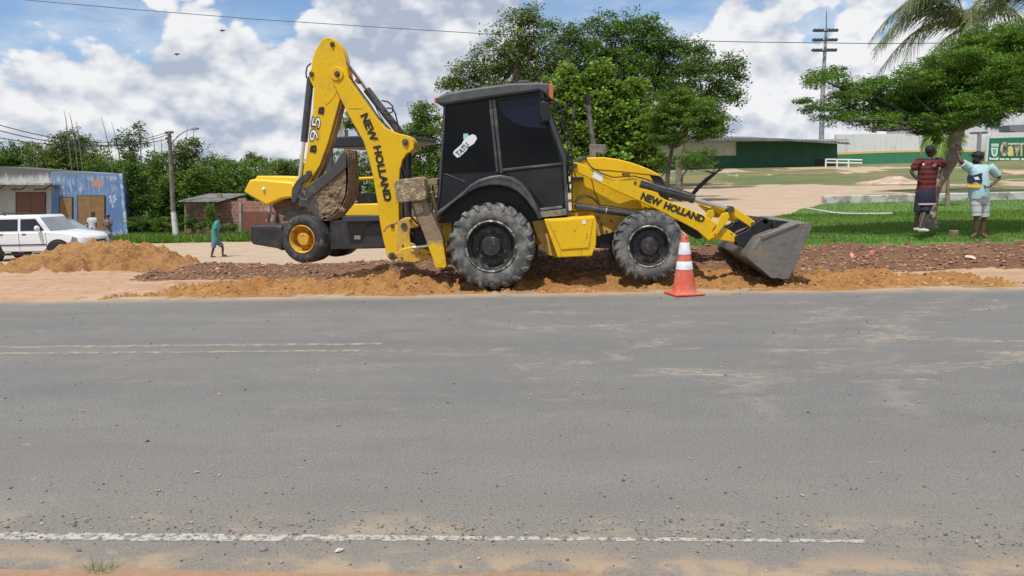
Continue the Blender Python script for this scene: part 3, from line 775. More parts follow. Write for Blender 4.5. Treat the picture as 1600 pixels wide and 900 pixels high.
# mirror, guard pipes
m = MB(); m.pp([(844, 158), (858, 160), (860, 187), (846, 191), (842, 172)], 11.10, 11.14); mi = m.build('mirror', M_cabp, cab, .01)
m = MB()
loop = [(843, 153), (841, 172), (844, 190), (847, 192.5), (857, 189), (859, 186)]
m.pipe([U(x, y, 11.12) for x, y in loop], .008); m.pipe([U(843, 153, 11.12), U(851, 153, 11.25), U(856, 160, 11.35)], .009)
m.pipe([U(x, y, 11.45) for x, y in [(849, 150), (866, 190), (884, 243), (889, 300)]], .014)
m.pipe([U(x, y, 11.3) for x, y in [(852, 154), (868, 158), (877, 170), (879, 182), (888, 205), (893, 222), (894, 262), (893, 285), (887, 290)]], .012)
m.pipe([U(x, y, 11.3) for x, y in [(856, 160), (866, 163), (872, 178), (878, 195), (886, 220), (889, 240), (890, 270)]], .010)
m.pipe([U(x, y, 12.6) for x, y in [(868, 177), (882, 171), (890, 160), (895, 166), (896, 180), (897, 195), (893, 201), (885, 202)]], .012)
m.each('mirror_bracket', M_blk, cab)
m = MB(); m.pp([(893, 168), (897, 168), (898, 184), (894, 184)], 12.58, 12.62); m.build('mirror', M_roofp, cab)
# wipers at the windscreen
m = MB(); m.tube(U(866, 205, 11.7), U(880, 238, 11.7), .008); m.build('wiper', M_blk, cab)

# hood
def taper(px, Y0, Y1, inset, inset_z=0.0):
    """outline extruded in Y with bevelled top: used for the bonnet"""
    return MB().pp(px, Y0, Y1)
hood_px = [(893, 257), (915, 246), (943, 245.5), (965, 248.5), (985, 253.5), (1000, 258.5), (1016, 265), (1030, 272.5), (1035, 276.5), (1015.5, 273.5), (1022, 287), (1031, 326), (894, 330)]
hd = taper(hood_px, 11.60, 12.34, 0).build('hood', M_yel, BL, .035)
m = MB(); m.pp([(1014, 274), (1034, 277), (1042, 291), (1047, 334), (1030, 336), (1021, 287)], 11.63, 12.31); m.build('grille', M_blk, hd, .012)
m = MB(); m.pp([(893, 253), (905, 246), (917, 243.5), (917, 249), (909, 251), (894, 260)], 11.58, 12.36); m.build('cowl', M_roofp, hd, .01)
m = MB()
m.pp([(925, 263.5), (975, 268), (1016, 272.5), (1016, 273.2), (975, 268.8), (925, 264.4)], 11.594, 11.602)
m.pipe([U(x, y, 11.59) for x, y in [(924, 279), (929, 300), (938, 322)]], .006)
m.each('panel_gap', M_letter, hd)
# exhaust
m = MB()
p = [U(x, y, 11.75) for x, y in [(918, 150), (920, 178), (924, 205), (927, 226), (930, 248)]]
m.pipe(p, [.034, .036, .040, .040, .052], 14)
ex = m.build('exhaust_pipe', mat('sooty exhaust', None, .75, fn=wear((.16, .15, .13), (.055, .052, .05), 7, .4, .62)), BL)
m = MB(); m.tube(U(917.5, 148, 11.75), U(919, 163, 11.75), .043, .043, 14); m.build('exhaust_cap', M_letter, ex)
m = MB(); m.pp([(921, 225), (947, 226), (948, 236), (945, 241), (932, 238), (931, 246), (921, 246)], 11.68, 11.82); m.build('clamp', mat('dusty clamp', None, .8, fn=wear((.20, .19, .17), (.12, .11, .10), 9, .4, .6)), ex, .008)
# lettering + label low on the hood side
text('B95', (972, 274), (984, 274.5), h=3.6, Y=11.592, m=M_letter, parent=hd, bold=.03)

# loader arms (near and far)
arm_px = [(895, 253), (905, 254.5), (919, 261), (945, 276), (962, 284), (972, 281), (983, 277.5), (991, 278), (997, 281), (999, 286), (997, 293), (1010, 296), (1028, 301), (1031, 307), (1040, 312), (1080, 327.5), (1103, 338), (1121, 349), (1142, 361), (1153, 369), (1152, 376), (1146, 379), (1131, 376), (1118, 374.5), (1106, 376), (1099, 369), (1090, 361), (1070, 350), (1054, 342), (1040, 334), (996, 313), (960, 297), (925, 280.5), (899, 268), (893, 262)]
for Ya_, nm in ((11.34, 0), (12.44, 1)):
    # the outline is drawn on the near plane, so the far arm is the same shape set back
    dy = Ya_-11.34
    m = MB(); m.ext([U(x, y, 11.34)+Vector((0, dy, 0)) for x, y in arm_px], (0, .13, 0)); arm = m.build('loader_arm', M_yel, BL, .010)
    def S(x, y, o_=0): return U(x, y, 11.34)+Vector((0, dy+o_, 0))
    m = MB(); m.tube(S(1001, 287.5, .06), S(1085, 311, .06), .060, .060, 16); m.tube(S(1079, 309.4, .06), S(1086, 311.4, .06), .067, .067, 16); m.tube(S(1011, 290.4, .06), S(1013.5, 291, .06), .066, .066, 16)
    cy = m.build('tilt_cylinder', M_cyl, BL, .003)
    m = MB(); m.tube(S(1085, 311, .06), S(1139, 326.5, .06), .026, .026, 14); m.build('cylinder_rod', M_chrome, cy)
    m = MB(); m.tube(S(903, 323, .05), S(999, 336, .05), .052, .052, 16); m.ball(S(903, 323, .05), .058); cy2 = m.build('lift_cylinder', M_cyl, BL)
    m = MB(); m.tube(S(946.5, 328.8, .05), S(948.5, 329.1, .05), .057, .057, 16); m.build('clamp_ring', M_chrome, cy2)
    m = MB(); m.ext([S(x, y, -.05) for x, y in [(1127, 334), (1138, 331), (1139, 340), (1126, 358), (1117, 370), (1109, 373), (1120, 351)]], (0, .06, 0))
    m.ext([S(x, y, -.04) for x, y in [(1143, 322.5), (1153, 328), (1178, 345), (1179, 352), (1172, 354.5), (1140, 333)]], (0, .10, 0))
    m.ext([S(x, y, .10) for x, y in [(1112, 323.5), (1120, 324), (1142, 333), (1153, 343), (1148, 347), (1135, 344), (1124, 334)]], (0, .03, 0))
    m.each('bell_crank', M_yel, BL, bevel=.006)
    m = MB(); m.lathe(S(1141, 327, 0), [(.048, -.07), (.048, .17)], 16); m.lathe(S(898.5, 259, 0), [(.035, -.03), (.035, .15)], 16); m.lathe(S(992.5, 285.5, 0), [(.022, -.012), (.022, .14)], 12)
    m.lathe(S(1152, 372, 0), [(.045, -.03), (.045, .16)], 14); m.lathe(S(1175, 350, 0), [(.030, -.06), (.030, .10)], 12)
    m.lathe(S(1116, 366, 0), [(.012, -.062), (.012, .02)], 10); m.lathe(S(1143, 365, 0), [(.010, -.01), (.010, .02)], 8)
    m.each('pivot_pin', M_pin, BL)
m = MB(); m.pp([(1060, 345), (1090, 355), (1098, 372), (1090, 374), (1062, 352)], 11.5, 12.4); m.build('cross_tube', M_blk, BL, .01)
m = MB()
m.pipe([U(x, y, 11.325) for x, y in [(915, 245), (917, 253), (925, 262), (940, 271), (958, 277), (975, 276), (990, 275), (1010, 280), (1026, 287), (1050, 293), (1080, 302)]], .009)
m.pipe([U(x, y, 11.33) for x, y in [(896, 317), (903, 307), (914, 304), (925, 308), (937, 319)]], .009)
m.pipe([U(x, y, 11.335) for x, y in [(898, 317), (906, 309), (916, 307), (927, 311), (936, 320)]], .008)
m.pipe([U(x, y, 11.34) for x, y in [(937, 320), (960, 323), (985, 327), (998, 330)]], .007)
m.each('hydraulic_hose', M_hose, BL)
m = MB(); m.pp([(892, 276.5), (912, 276.5), (912, 282), (892, 282)], 11.3, 11.62); m.build('hand_hold', M_blk, BL, .004)
m = MB(); m.pp([(929, 266.5), (943, 274), (940.5, 284.5), (925.5, 277)], 11.336, 11.341); m.build('arm_label', M_whit, BL)
m = MB(); m.pp([(1120, 351), (1119, 361), (1116.5, 358), (1112.5, 361.5), (1116, 355)], 11.335, 11.341); m.build('arrow_mark', M_letter, BL)
text('NEW', (1000, 311), (1030.5, 323.2), h=11.5, Y=11.337, m=M_letter, parent=BL, bold=.045, name='lettering')
text('HOLLAND', (1036, 325.4), (1098.5, 348.5), h=11.0, Y=11.337, m=M_letter, parent=BL, bold=.045, name='lettering')

# loader bucket: open shell with side plates
Y0b, Y1b = 10.90, 13.04
side = [(1188, 372), (1248, 349), (1263, 348), (1267, 354), (1230, 434), (1205, 434.5), (1168, 403), (1169, 396)]
def S2(x, y, Y=Y0b): 
    q = U(x, y, Y0b); return Vector((q.x, Y, q.z))
m = MB()
shell = [(1263, 348), (1248, 348.5), (1188, 371), (1169, 396), (1168, 403), (1205, 434.5), (1222, 434.5)]
pin = [(1260, 352), (1248, 352), (1191, 374), (1173, 397.5), (1173, 401.5), (1207, 430.5), (1222, 431)]
m.ext([S2(x, y) for x, y in shell+pin[::-1]], (0, Y1b-Y0b, 0))
bk = m.build('loader_bucket', M_steel, BL, .004)
for Yp in (Y0b-.022, Y1b):
    m = MB(); m.ext([S2(x, y, Yp) for x, y in side], (0, .022, 0)); m.build('side_plate', M_steel, bk, .004)
m = MB(); m.ext([S2(x, y, Y0b-.045) for x, y in [(1258, 348), (1263, 347), (1268, 354), (1231, 436), (1217, 435)]], (0, .025, 0)); m.build('side_cutter', M_steel, bk, .006)
m = MB(); m.ext([S2(x, y, Y0b-.04) for x, y in [(1188, 368.5), (1246, 347.5), (1248, 350), (1189, 374.5)]], (0, .05, 0)); m.build('top_rib', M_steel, bk, .006)
m = MB(); m.ext([S2(x, y, Y0b) for x, y in [(1222, 430), (1240, 437), (1239, 439.5), (1220, 435)]], (0, Y1b-Y0b, 0)); m.build('cutting_edge', M_dsteel, bk, .003)
m = MB()
for d_ in (0, 1.10):
    for e_ in (-.04, .14):
        m.ext([U(x, y, 11.34)+Vector((0, d_+e_, 0)) for x, y in [(1147, 373), (1152, 366), (1166, 360), (1180, 347), (1190, 341), (1204, 343), (1232, 346), (1216, 358), (1190, 366), (1172, 374), (1160, 386), (1152, 384)]], (0, .03, 0))
m.each('bucket_bracket', M_blk, bk, bevel=.006)
m = MB(); m.tube(U(1213, 352, 11.2), U(1213, 352, 11.2)+Vector((0, 1.6, 0)), .05, .05, 12); m.tube(U(1196, 346, 11.3), U(1196, 346, 11.3)+Vector((0, 1.3, 0)), .035, .035, 10); m.each('bucket_tube', M_blk, bk)

# ---- digging arm at the rear
boom = [(517, 113), (519, 107), (527, 104), (535, 107), (541, 117), (556, 140), (572, 163), (592, 190), (602, 200), (621, 208), (634, 211), (641, 214), (647, 223), (647, 232), (642, 237), (636, 240), (629, 250), (625, 266), (623, 300), (623.5, 350), (622.5, 392), (619, 402), (612, 409), (605, 402), (598, 372), (593, 345), (590, 318), (584, 284), (577, 250), (567, 219), (551, 192), (533, 157), (526, 142), (518, 123)]
m = MB(); m.pp(boom, 11.78, 12.14); bo = m.build('boom', M_yel, BL, .012)
dip = [(502, 63), (506, 59.5), (512, 57.5), (519, 59.5), (527, 65), (534, 75), (539, 90), (543, 108), (545, 120), (530, 160), (513, 222), (500, 258), (489, 276), (482, 292), (472, 293), (474, 267), (479, 240), (484, 205), (489, 172), (490.5, 138), (484, 125), (482, 115), (486, 107), (488, 92), (493, 78)]
m = MB(); m.pp(dip, 11.83, 12.09); di = m.build('dipper_arm', M_yel, BL, .010)
# edge caps: the arm flanges show as a darker worn edge plate
m = MB(); m.pp([(532, 157), (535, 160), (517, 226), (503, 264), (491, 288), (484, 293), (489, 276), (500, 258), (513, 222)], 11.86, 12.07); m.build('arm_edge', mat('rusty yellow edge', None, .7, fn=wear((.35, .18, .04), (.20, .11, .05), 6, .4, .6)), di)
def plate(px, Y, name, par, mt, t=.012): 
    a_ = MB(); a_.pp(px, Y-t, Y); return a_.build(name, mt, par, .003)
plate([(525, 131), (527, 142), (518, 157), (511, 163), (507, 162), (513, 155), (522, 143)], 11.83, 'stiffener_plate', di, M_yel, .006)
m = MB(); m.lathe(U(526.5, 115.5, 11.78), [(.10, -.02), (.10, .38)], 24); m.build('boom_boss', M_yel, bo, .004)
m = MB()
for px, py, r_, Y_ in ((526.5, 115.5, .045, 11.75), (519, 69, .038, 11.815), (486.5, 115.5, .038, 11.815), (633, 222, .050, 11.76), (612, 400, .055, 11.76), (482, 271, .045, 11.815), (613, 353, .034, 11.768)):
    m.lathe(U(px, py, Y_), [(r_, 0), (r_, .40 if Y_ < 11.8 else .29)], 16); m.lathe(U(px, py, Y_), [(r_*.5, -.02), (r_*.5, 0)], 8)
m.each('pivot_pin', M_pin, bo)
m = MB(); m.pp([(598, 360), (603, 352), (622, 345), (622.5, 347), (604, 354.5), (600, 362)], 11.771, 11.781); m.pp([(544, 168), (566, 169), (567, 170), (544, 169.4)], 11.775, 11.781); m.each('weld_seam', M_yeld, bo)
text('NEW', (562.5, 180.5), (580.0, 223), h=12.5, Y=11.775, m=M_letter, parent=bo, bold=.045)
text('HOLLAND', (582.6, 229), (600.5, 315.5), h=12.5, Y=11.775, m=M_letter, parent=bo, bold=.045)
text('B', (493.5, 239), (495.5, 227), h=10, Y=11.825, m=M_letter, parent=di, bold=.045)
text('95', (496.5, 223), (502.5, 183), h=15, Y=11.826, m=M_letter, parent=di, bold=.045)
text('95', (495.6, 221.5), (501.4, 184.5), h=12.6, Y=11.821, m=M_whit, parent=di, bold=-.002, depth=.003)
text('B', (505.5, 179), (507.5, 167), h=9, Y=11.825, m=M_letter, parent=di, bold=.045)
# cylinders of the digging arm
def cyl(a_, b_, r_, Y_, name='cylinder', rod=None, rr_=.022, mt=None):
    q = MB(); q.tube(U(*a_, Y_), U(*b_, Y_), r_, r_, 18); q.ball(U(*a_, Y_), r_*1.0, 12); o_ = q.build(name, mt or M_cyl, BL)
    if rod:
        q = MB(); q.tube(U(*rod[0], Y_), U(*rod[1], Y_), rr_, rr_, 12); q.build('cylinder_rod', M_chrome, o_)
    return o_
cyl((625, 207), (573, 140), .060, 11.96, 'crowd_cylinder', ((573, 140), (522, 72)), .028)
cyl((485, 124), (475, 222), .055, 11.90, 'bucket_cylinder', ((475, 220), (468, 282)), .028)
cyl((635.5, 238), (636, 343), .075, 11.96, 'lift_cylinder')
m = MB()
m.pipe([U(x, y, 11.85) for x, y in [(486, 99), (480, 104), (478, 114), (479, 122)]], .012)
m.pipe([U(x, y, 11.85) for x, y in [(596, 157), (606, 159), (614, 166), (613, 175), (603, 178), (594, 174)]], .012)
m.pipe([U(x, y, 11.88) for x, y in [(604, 169), (613, 169), (618, 178), (621, 192), (625, 204)]], .012)
m.pipe([U(x, y, 11.88) for x, y in [(538, 92), (552, 112), (567, 132), (580, 152), (592, 178), (604, 198)]], .008)
m.pipe([U(x, y, 11.92) for x, y in [(541, 106), (548, 122), (560, 138), (575, 158), (592, 184), (610, 202)]], .010)
m.pipe([U(x, y, 11.8) for x, y in [(628, 340), (650, 345), (664, 330), (672, 300)]], .012)
m.each('hydraulic_hose', M_hose, BL)
m = MB(); m.pp([(556, 122), (561, 126), (559, 131), (554, 127)], 11.86, 11.95); m.pp([(538, 112), (552, 130), (556, 140), (551, 140), (540, 126)], 11.9, 12.0); m.each('hose_clamp', mat('rust red clamp', (.18, .05, .03), .7), BL, bevel=.003)
# guide link and digging bucket
for Yk in (11.77, 12.11):
    a_ = MB(); q = [U(x, y, 11.77)+Vector((0, Yk-11.77, 0)) for x, y in [(463, 283), (470, 276), (479, 271), (485, 266), (487, 272), (480, 281), (471, 288), (467, 300), (463.5, 314), (459, 318), (455, 313), (456, 295)]]
    a_.ext(q, (0, .04, 0)); a_.build('guide_link', M_fend, BL, .006)
a_ = MB(); a_.ext([U(x, y, 11.8) for x, y in [(457, 308), (484, 312), (488, 324), (484, 326), (460, 320), (455, 314)]], (0, .30, 0)); a_.build('bucket_link', M_dsteel, BL, .01)
dcurve = [(541, 237), (544, 258), (545, 283), (543, 305), (536, 322), (524, 336), (510, 345), (502, 343)]
dinner = [(506, 339), (511, 340.5), (521, 333), (532, 320), (539, 304), (540.5, 283), (539.5, 262), (537, 240)]
Y0d, Y1d = 11.66, 12.26
m = MB(); m.ext([U(x, y, Y0d) for x, y in dcurve+dinner], (0, Y1d-Y0d, 0)); db = m.build('digging_bucket', M_mud, BL, .004)
cheek = [(471, 296), (478, 291), (500, 277), (524, 257), (531, 245), (538, 236), (542, 240), (544, 262), (544.5, 283), (542, 305), (535, 321), (523, 335), (510, 343.5), (500, 343), (490, 335), (486, 320), (478, 309)]
for Yk in (Y0d, Y1d-.02):
    a_ = MB(); a_.ext([U(x, y, Y0d)+Vector((0, Yk-Y0d, 0)) for x, y in cheek], (0, .02, 0)); a_.build('bucket_cheek', M_mud, db, .003)
m = MB(); m.ext([U(x, y, Y0d-.03) for x, y in [(478, 292), (500, 278), (522, 258), (530, 244), (538, 236), (541, 240), (541, 262), (530, 271), (508, 290), (480, 312), (476, 302)]], (0, .03, 0)); m.build('side_cutter', M_dsteel, db, .005)
m = MB(); m.ext([U(x, y, Y0d-.012) for x, y in [(484, 318), (492, 308), (497, 318), (497, 334), (504, 343), (497, 342), (489, 334)]], (0, .014, 0)); m.build('hinge_plate', M_dsteel, db, .003)
for k_ in range(5):
    q = [U(x, y, Y0d)+Vector((0, .02+k_*.123, 0)) for x, y in [(538.5, 247), (539, 234), (541, 232.5), (543, 234), (545, 250), (544.5, 262), (541, 262)]]
    a_ = MB(); a_.ext(q, (0, .065, 0)); a_.build('tooth', M_mud, db, .008)
m = MB()
rs_ = random.Random(4)
for k_ in range(26):
    x, y = 497+rs_.random()*42, 285+rs_.random()*50
    if (x-520)**2/22**2+(y-312)**2/28**2 < 1: m.ball(U(x, y, Y0d-.002), .018+.03*rs_.random(), 7, 5, (1, .35, 1.1))
m.build('caked_mud', M_mud, db, smooth=60)['kind'] = 'stuff'

# stabilisers
M_pad = mat('mud crusted pad', None, .95, fn=lambda n, v: n.mix(n.ramp(n.noise(v, 9, 6, .7), .46, .62), (.23, .165, .095), (.44, .36, .23)), bump=(14, 1, .04))
def legf(n, v):
    k = yelf(n, v)
    s_ = n.new('ShaderNodeSeparateXYZ'); n.put(s_.inputs[0], v)
    g_ = n.math('ADD', n.ramp(s_.outputs[2], .50, .85), n.math('MULTIPLY', n.math('SUBTRACT', n.noise(v, 7, 6, .7), .5), 1.6))
    return n.mix(n.ramp(g_, .1, .6), k, n.mix(n.noise(v, 9, 5), (.17, .11, .065), (.32, .24, .15)))
M_leg = mat('stabiliser leg paint', None, .75, fn=legf, bump=(14, .6, .02))
for dy in (0, 1.75):
    a_ = MB(); a_.ext([U(x, y, 11.12)+Vector((0, dy, 0)) for x, y in [(644, 316), (664, 310), (672, 328), (691, 369), (698, 414), (696, 419), (680, 419), (675, 402), (662, 366), (648, 332)]], (0, .16, 0))
    lg = a_.build('stabiliser_leg', M_leg, BL, .010)
    a_ = MB(); a_.ext([U(x, y, 11.02)+Vector((0, dy, 0)) for x, y in [(615, 284), (618, 281), (656, 276.5), (662, 279), (667, 308), (664, 313), (624, 317), (619, 312)]], (0, .42, 0)); a_.build('pad', M_pad, lg, .02)
    a_ = MB(); a_.ext([U(x, y, 11.10)+Vector((0, dy, 0)) for x, y in [(646, 318), (659, 315), (662, 332), (650, 335)]], (0, .03, 0)); a_.build('pad_bracket', M_pad, lg, .005)
a_ = MB(); a_.tube(U(688, 405, 11.2), U(688, 405, 11.2)+Vector((0, 1.75, 0)), .05); a_.tube(U(674, 300, 11.25), U(686, 345, 11.4), .03)
a_.ext([U(x, y, 11.3) for x, y in [(664, 281), (683, 280), (683, 288), (666, 290)]], (0, 1.3, 0))
a_.each('rear_frame', M_leg, BL)
# swing casting
m = MB(); m.pp([(621, 349), (626, 343), (634, 340), (652, 339), (655, 348), (654, 355), (641, 357), (640, 366), (641, 379), (650, 383), (646, 387), (640, 388), (628, 392), (620, 392), (619, 372)], 11.72, 11.80)
m.pp([(618, 395), (630, 388), (647, 385), (651, 394), (672, 398), (676, 404), (652, 409), (648, 411), (622, 408)], 11.70, 12.2)
m.pp([(640, 392), (660, 388), (674, 392), (672, 397), (655, 399)], 11.68, 11.84)
m.pp([(621, 349), (634, 341), (652, 339), (655, 348), (641, 357), (640, 392), (620, 392)], 12.1, 12.18)
sw = m.each('swing_bracket', M_yeld, BL, bevel=.012)[0]
m = MB(); m.lathe(U(631, 353, 11.70), [(.05, 0), (.05, .5)], 14); m.lathe(U(629, 384, 11.71), [(.018, 0), (.018, .05)], 10); m.each('swing_pin', M_pin, sw)
m = MB(); m.tube(U(645, 387, 11.66), U(670, 384, 11.66), .026, .026, 12); m.build('cylinder_rod', M_chrome, sw)
m = MB(); m.pp([(640, 352), (684, 340), (700, 340), (700, 384), (684, 398), (642, 384)], 11.86, 12.10); m.build('rear_housing', M_blk, BL, .01)
m = MB(); m.pp([(683, 346), (706, 344), (706, 372), (696, 384), (690, 372)], 11.5, 11.62); m.build('rear_plate', M_yeld, BL, .006)

m = MB()
for pts in ([(626, 262), (632, 300), (640, 335), (652, 350)], [(629, 258), (640, 300), (650, 338), (668, 352)], [(668, 286), (671, 310), (668, 332), (676, 350)], [(675, 286), (679, 312), (674, 335), (682, 352)], [(641, 362), (652, 372), (668, 366), (684, 374)], [(645, 356), (658, 366), (672, 358), (690, 362)]):
    m.pipe([U(x, y, 11.66) for x, y in pts], .014, 7)
m.each('hydraulic_hose', M_hose, BL)
m = MB()
for x, y in ((700, 377), (690, 355), (656, 395), (628, 403), (640, 345), (940, 350), (955, 345), (948, 362), (935, 340)):
    m.lathe(U(x, y, 11.50 if x > 900 or x > 680 else 11.69), [(.016, -.01), (.016, .14)], 8)
m.each('bolt', M_pin, BL)
# ================================================================= BUILDINGS, WALLS, POLES
def facadef(base, dirt, streak, sc_=.7, moss=None, ztop=None, patch=None):
    def f(n, v):
        k = n.mix(n.ramp(n.noise(v, sc_, 6, .65), .38, .66), base, dirt)
        k = n.mix(n.ramp(n.noise(n.scale(v, (2.2, 2.2, .28)), 1.6, 6, .65), .52, .66, 0, .8), k, streak)
        if patch: k = n.mix(n.ramp(n.noise(n.scale(v, (1, 1, .6)), patch[1], 6, .7), patch[2], patch[2]+.035, 0, .9), k, patch[0])
        if moss:
            s_ = n.new('ShaderNodeSeparateXYZ'); n.put(s_.inputs[0], v)
            t_ = n.math('ADD', s_.outputs[2], n.math('MULTIPLY', n.math('SUBTRACT', n.noise(n.scale(v, (2.5, 2.5, .5)), 1.2, 5, .7), .5), 1.3))
            k = n.mix(n.ramp(t_, ztop-.62, ztop-.05), k, moss)
        return k
    return f
def bthing(px, Y, name, label, cat, group=None):
    p = U(px[0], px[1], Y); p.z = hz(p.x, p.y) if name not in () else p.z
    return thing(name, p, label, cat, group)
YB = 44.0
# grey shop
GB = bthing((30, 370), YB, 'grey_shop', 'weathered grey shop building with pale awning, left of the blue one', 'building')
M_gw = mat('grey render', None, .9, fn=facadef((.50, .48, .46), (.38, .37, .355), (.25, .245, .24), .5, (.10, .10, .095), 4.2))
M_lw = mat('pale render', None, .9, fn=facadef((.46, .45, .42), (.38, .37, .35), (.30, .29, .28)))
m = MB(); m.pp([(-160, 258), (0, 260), (14, 261), (80, 266), (80, 385), (-160, 385)], YB, YB+2.6); m.build('wall', M_gw, GB)
m = MB(); m.pp([(-100, 290), (24, 290), (24, 384), (-100, 384)], YB-.03, YB+.02); m.build('lower_wall', M_lw, GB)
m = MB(); m.pp([(-160, 282), (70, 286), (71, 289), (-160, 287)], YB-1.3, YB-.04); m.build('awning', mat('awning slab', None, .85, fn=wear((.48, .47, .43), (.30, .29, .27), 3, .4, .6)), GB)
M_iron = mat('rusty iron', (.045, .04, .04), .7)
m = MB()
for k in (0, 1, 2):
    x = -14+k*36
    m.pipe([U(x+22, 288, YB-.8), U(x+12, 296, YB-.4), U(x-4, 296, YB-.06)], .035, 6)
m.each('awning_bracket', M_iron, GB)
M_rd = mat('red brown shutter', None, .75, fn=lambda n, v: n.mix(n.ramp(n.math('SINE', n.math('MULTIPLY', n.new('ShaderNodeSeparateXYZ').outputs[2], 1)), 0, 1), (.13, .055, .04), (.13, .055, .04)))
def slatf(c1, c2, per=.09):
    def f(n, v):
        s_ = n.new('ShaderNodeSeparateXYZ'); n.put(s_.inputs[0], v)
        g_ = n.math('FRACT', n.math('DIVIDE', s_.outputs[2], per))
        k = n.mix(n.ramp(g_, .0, .22), tuple(x*.35 for x in c1), c1)
        return n.mix(n.ramp(n.noise(v, 2.5, 5, .6), .4, .65), k, c2)
    return f
M_sh1 = mat('red brown shutter slats', None, .7, fn=slatf((.20, .075, .050), (.15, .075, .05), .18))
M_sh2 = mat('ochre shutter slats', None, .7, fn=slatf((.27, .155, .062), (.19, .105, .045), .15))
def doorway(par, x0, x1, y0, y1, mt, n=2, frame=M_iron, name='shutter_door'):
    a = MB(); a.pp([(x0-1.2, y0-1.2), (x1+1.2, y0-1.2), (x1+1.2, y1), (x0-1.2, y1)], YB-.05, YB-.02); fr = a.build('door_frame', frame, par)
    w_ = (x1-x0)/n
    for k in range(n):
        a = MB(); a.pp([(x0+k*w_+.25, y0), (x0+(k+1)*w_-.25, y0), (x0+(k+1)*w_-.25, y1), (x0+k*w_+.25, y1)], YB-.075, YB-.052); a.build(name, mt, par)
doorway(GB, 26, 70, 301.5, 384, M_sh1, 2)
# blue shop
BB = bthing((140, 370), YB, 'blue_shop', 'small blue shop building with peeling paint and brown roller doors', 'building')
def bluef(n, v):
    k = facadef((.095, .175, .36), (.13, .225, .40), (.17, .25, .40), .9, (.16, .19, .24), 4.25)(n, v)
    s_ = n.new('ShaderNodeSeparateXYZ'); n.put(s_.inputs[0], v)
    zb_ = n.math('MULTIPLY', n.ramp(s_.outputs[2], 2.55, 3.0), n.ramp(s_.outputs[2], 3.95, 3.6))
    p_ = n.ramp(n.noise(n.scale(v, (2.6, 1, .75)), 1.9, 7, .68, .3), .50, .57)
    k = n.mix(n.math('MULTIPLY', p_, zb_), k, n.mix(n.noise(v, 6, 5), (.24, .29, .38), (.46, .49, .53)))
    q_ = n.ramp(n.noise(n.scale(v, (1.4, 1, 1)), 2.4, 7, .72), .665, .70)
    return n.mix(n.math('MULTIPLY', q_, .8), k, (.48, .52, .56))
M_bw = mat('peeling blue paint', None, .85, fn=bluef)
_unused = (lambda *a: None)(facadef((.075, .17, .42), (.11, .23, .47), (.17, .25, .40), .9, (.20, .22, .26), 3.50, ((.52, .55, .58), 1.5, .60)))
m = MB(); m.pp([(80, 267.5), (92, 267), (130, 269), (160, 271.5), (188, 271.5), (192, 315), (197.5, 366), (197.5, 388), (80, 388)], YB, YB+2.6); m.build('wall', M_bw, BB)
m = MB(); m.pp([(186.5, 271), (190, 271), (194.5, 315), (199.5, 366), (199.5, 388), (195.5, 388), (195, 362), (190, 312)], YB-.06, YB+.05); m.build('corner_trim', mat('chalky blue', None, .85, fn=wear((.50, .54, .58), (.16, .27, .46), 3, .42, .56)), BB)
doorway(BB, 93.5, 112.5, 309, 386, M_sh2, 1); doorway(BB, 121.5, 163, 306.5, 386, M_sh2, 2)
m = MB(); m.pp([(144, 280.5), (160, 281), (160, 293), (144, 292)], YB-.006, YB+.01); m.build('bare_plaster', mat('orange plaster patch', (.40, .24, .19), .9), BB)
for k, (px) in enumerate(([(169, 308), (172, 305), (176, 307), (178, 303.5), (182, 304), (181, 309), (182.5, 312), (179, 314), (180, 318), (177, 317.5), (178, 324), (175, 325), (174.5, 318), (171, 315), (173, 311)], [(174, 366), (178, 362), (181, 366), (184, 361), (187, 364), (189, 357), (191, 364), (195, 368), (195.5, 386), (174, 386)])):
    a = MB(); a.pp(px, YB-.005, YB+.01); a.build('peeled_patch', mat('peeled white', None, .9, fn=wear((.46, .50, .55), (.16, .27, .46), 5, .46, .56)), BB)
# brick shed and wall
def brickf(mort=.25, c1=(.34, .135, .085), c2=(.26, .105, .07)):
    def f(n, v):
        b = n.new('ShaderNodeTexBrick'); mp = n.new('ShaderNodeMapping'); mp.inputs['Rotation'].default_value = (math.pi/2, 0, 0)
        n.put(mp.inputs[0], v); n.put(b.inputs['Vector'], mp.outputs[0]); b.inputs['Scale'].default_value = 1.0
        b.inputs['Brick Width'].default_value = .32; b.inputs['Row Height'].default_value = .2; b.inputs['Mortar Size'].default_value = .018
        n.put(b.inputs['Color1'], c1); n.put(b.inputs['Color2'], c2); n.put(b.inputs['Mortar'], (.30, .25, .21))
        k = n.mix(n.ramp(n.noise(v, 1.6, 6, .65), .52, .64, 0, .75), b.outputs[0], (.44, .28, .20))
        k = n.mix(n.ramp(n.noise(v, 4.5, 5, .7), .62, .67, 0, .9), k, (.55, .42, .33))
        return n.mix(n.ramp(n.noise(v, 3.2, 5, .7), .60, .68, 0, .8), k, (.09, .055, .04))
    return f
M_brick = mat('rough red brick', None, .92, fn=brickf())
YK = 42.6
SH = bthing((315, 358), YK, 'brick_shed', 'small overgrown brick shed with a grey corrugated roof', 'shed')
m = MB(); m.pp([(288, 316), (337, 315), (337, 366), (288, 366)], YK, YK+3); m.build('wall', mat('mossy brick', None, .92, fn=lambda n, v: n.mix(n.ramp(n.noise(v, 1.3, 6, .7), .42, .56), brickf()(n, v), (.11, .11, .055))), SH)
r = MB(); nn = 16
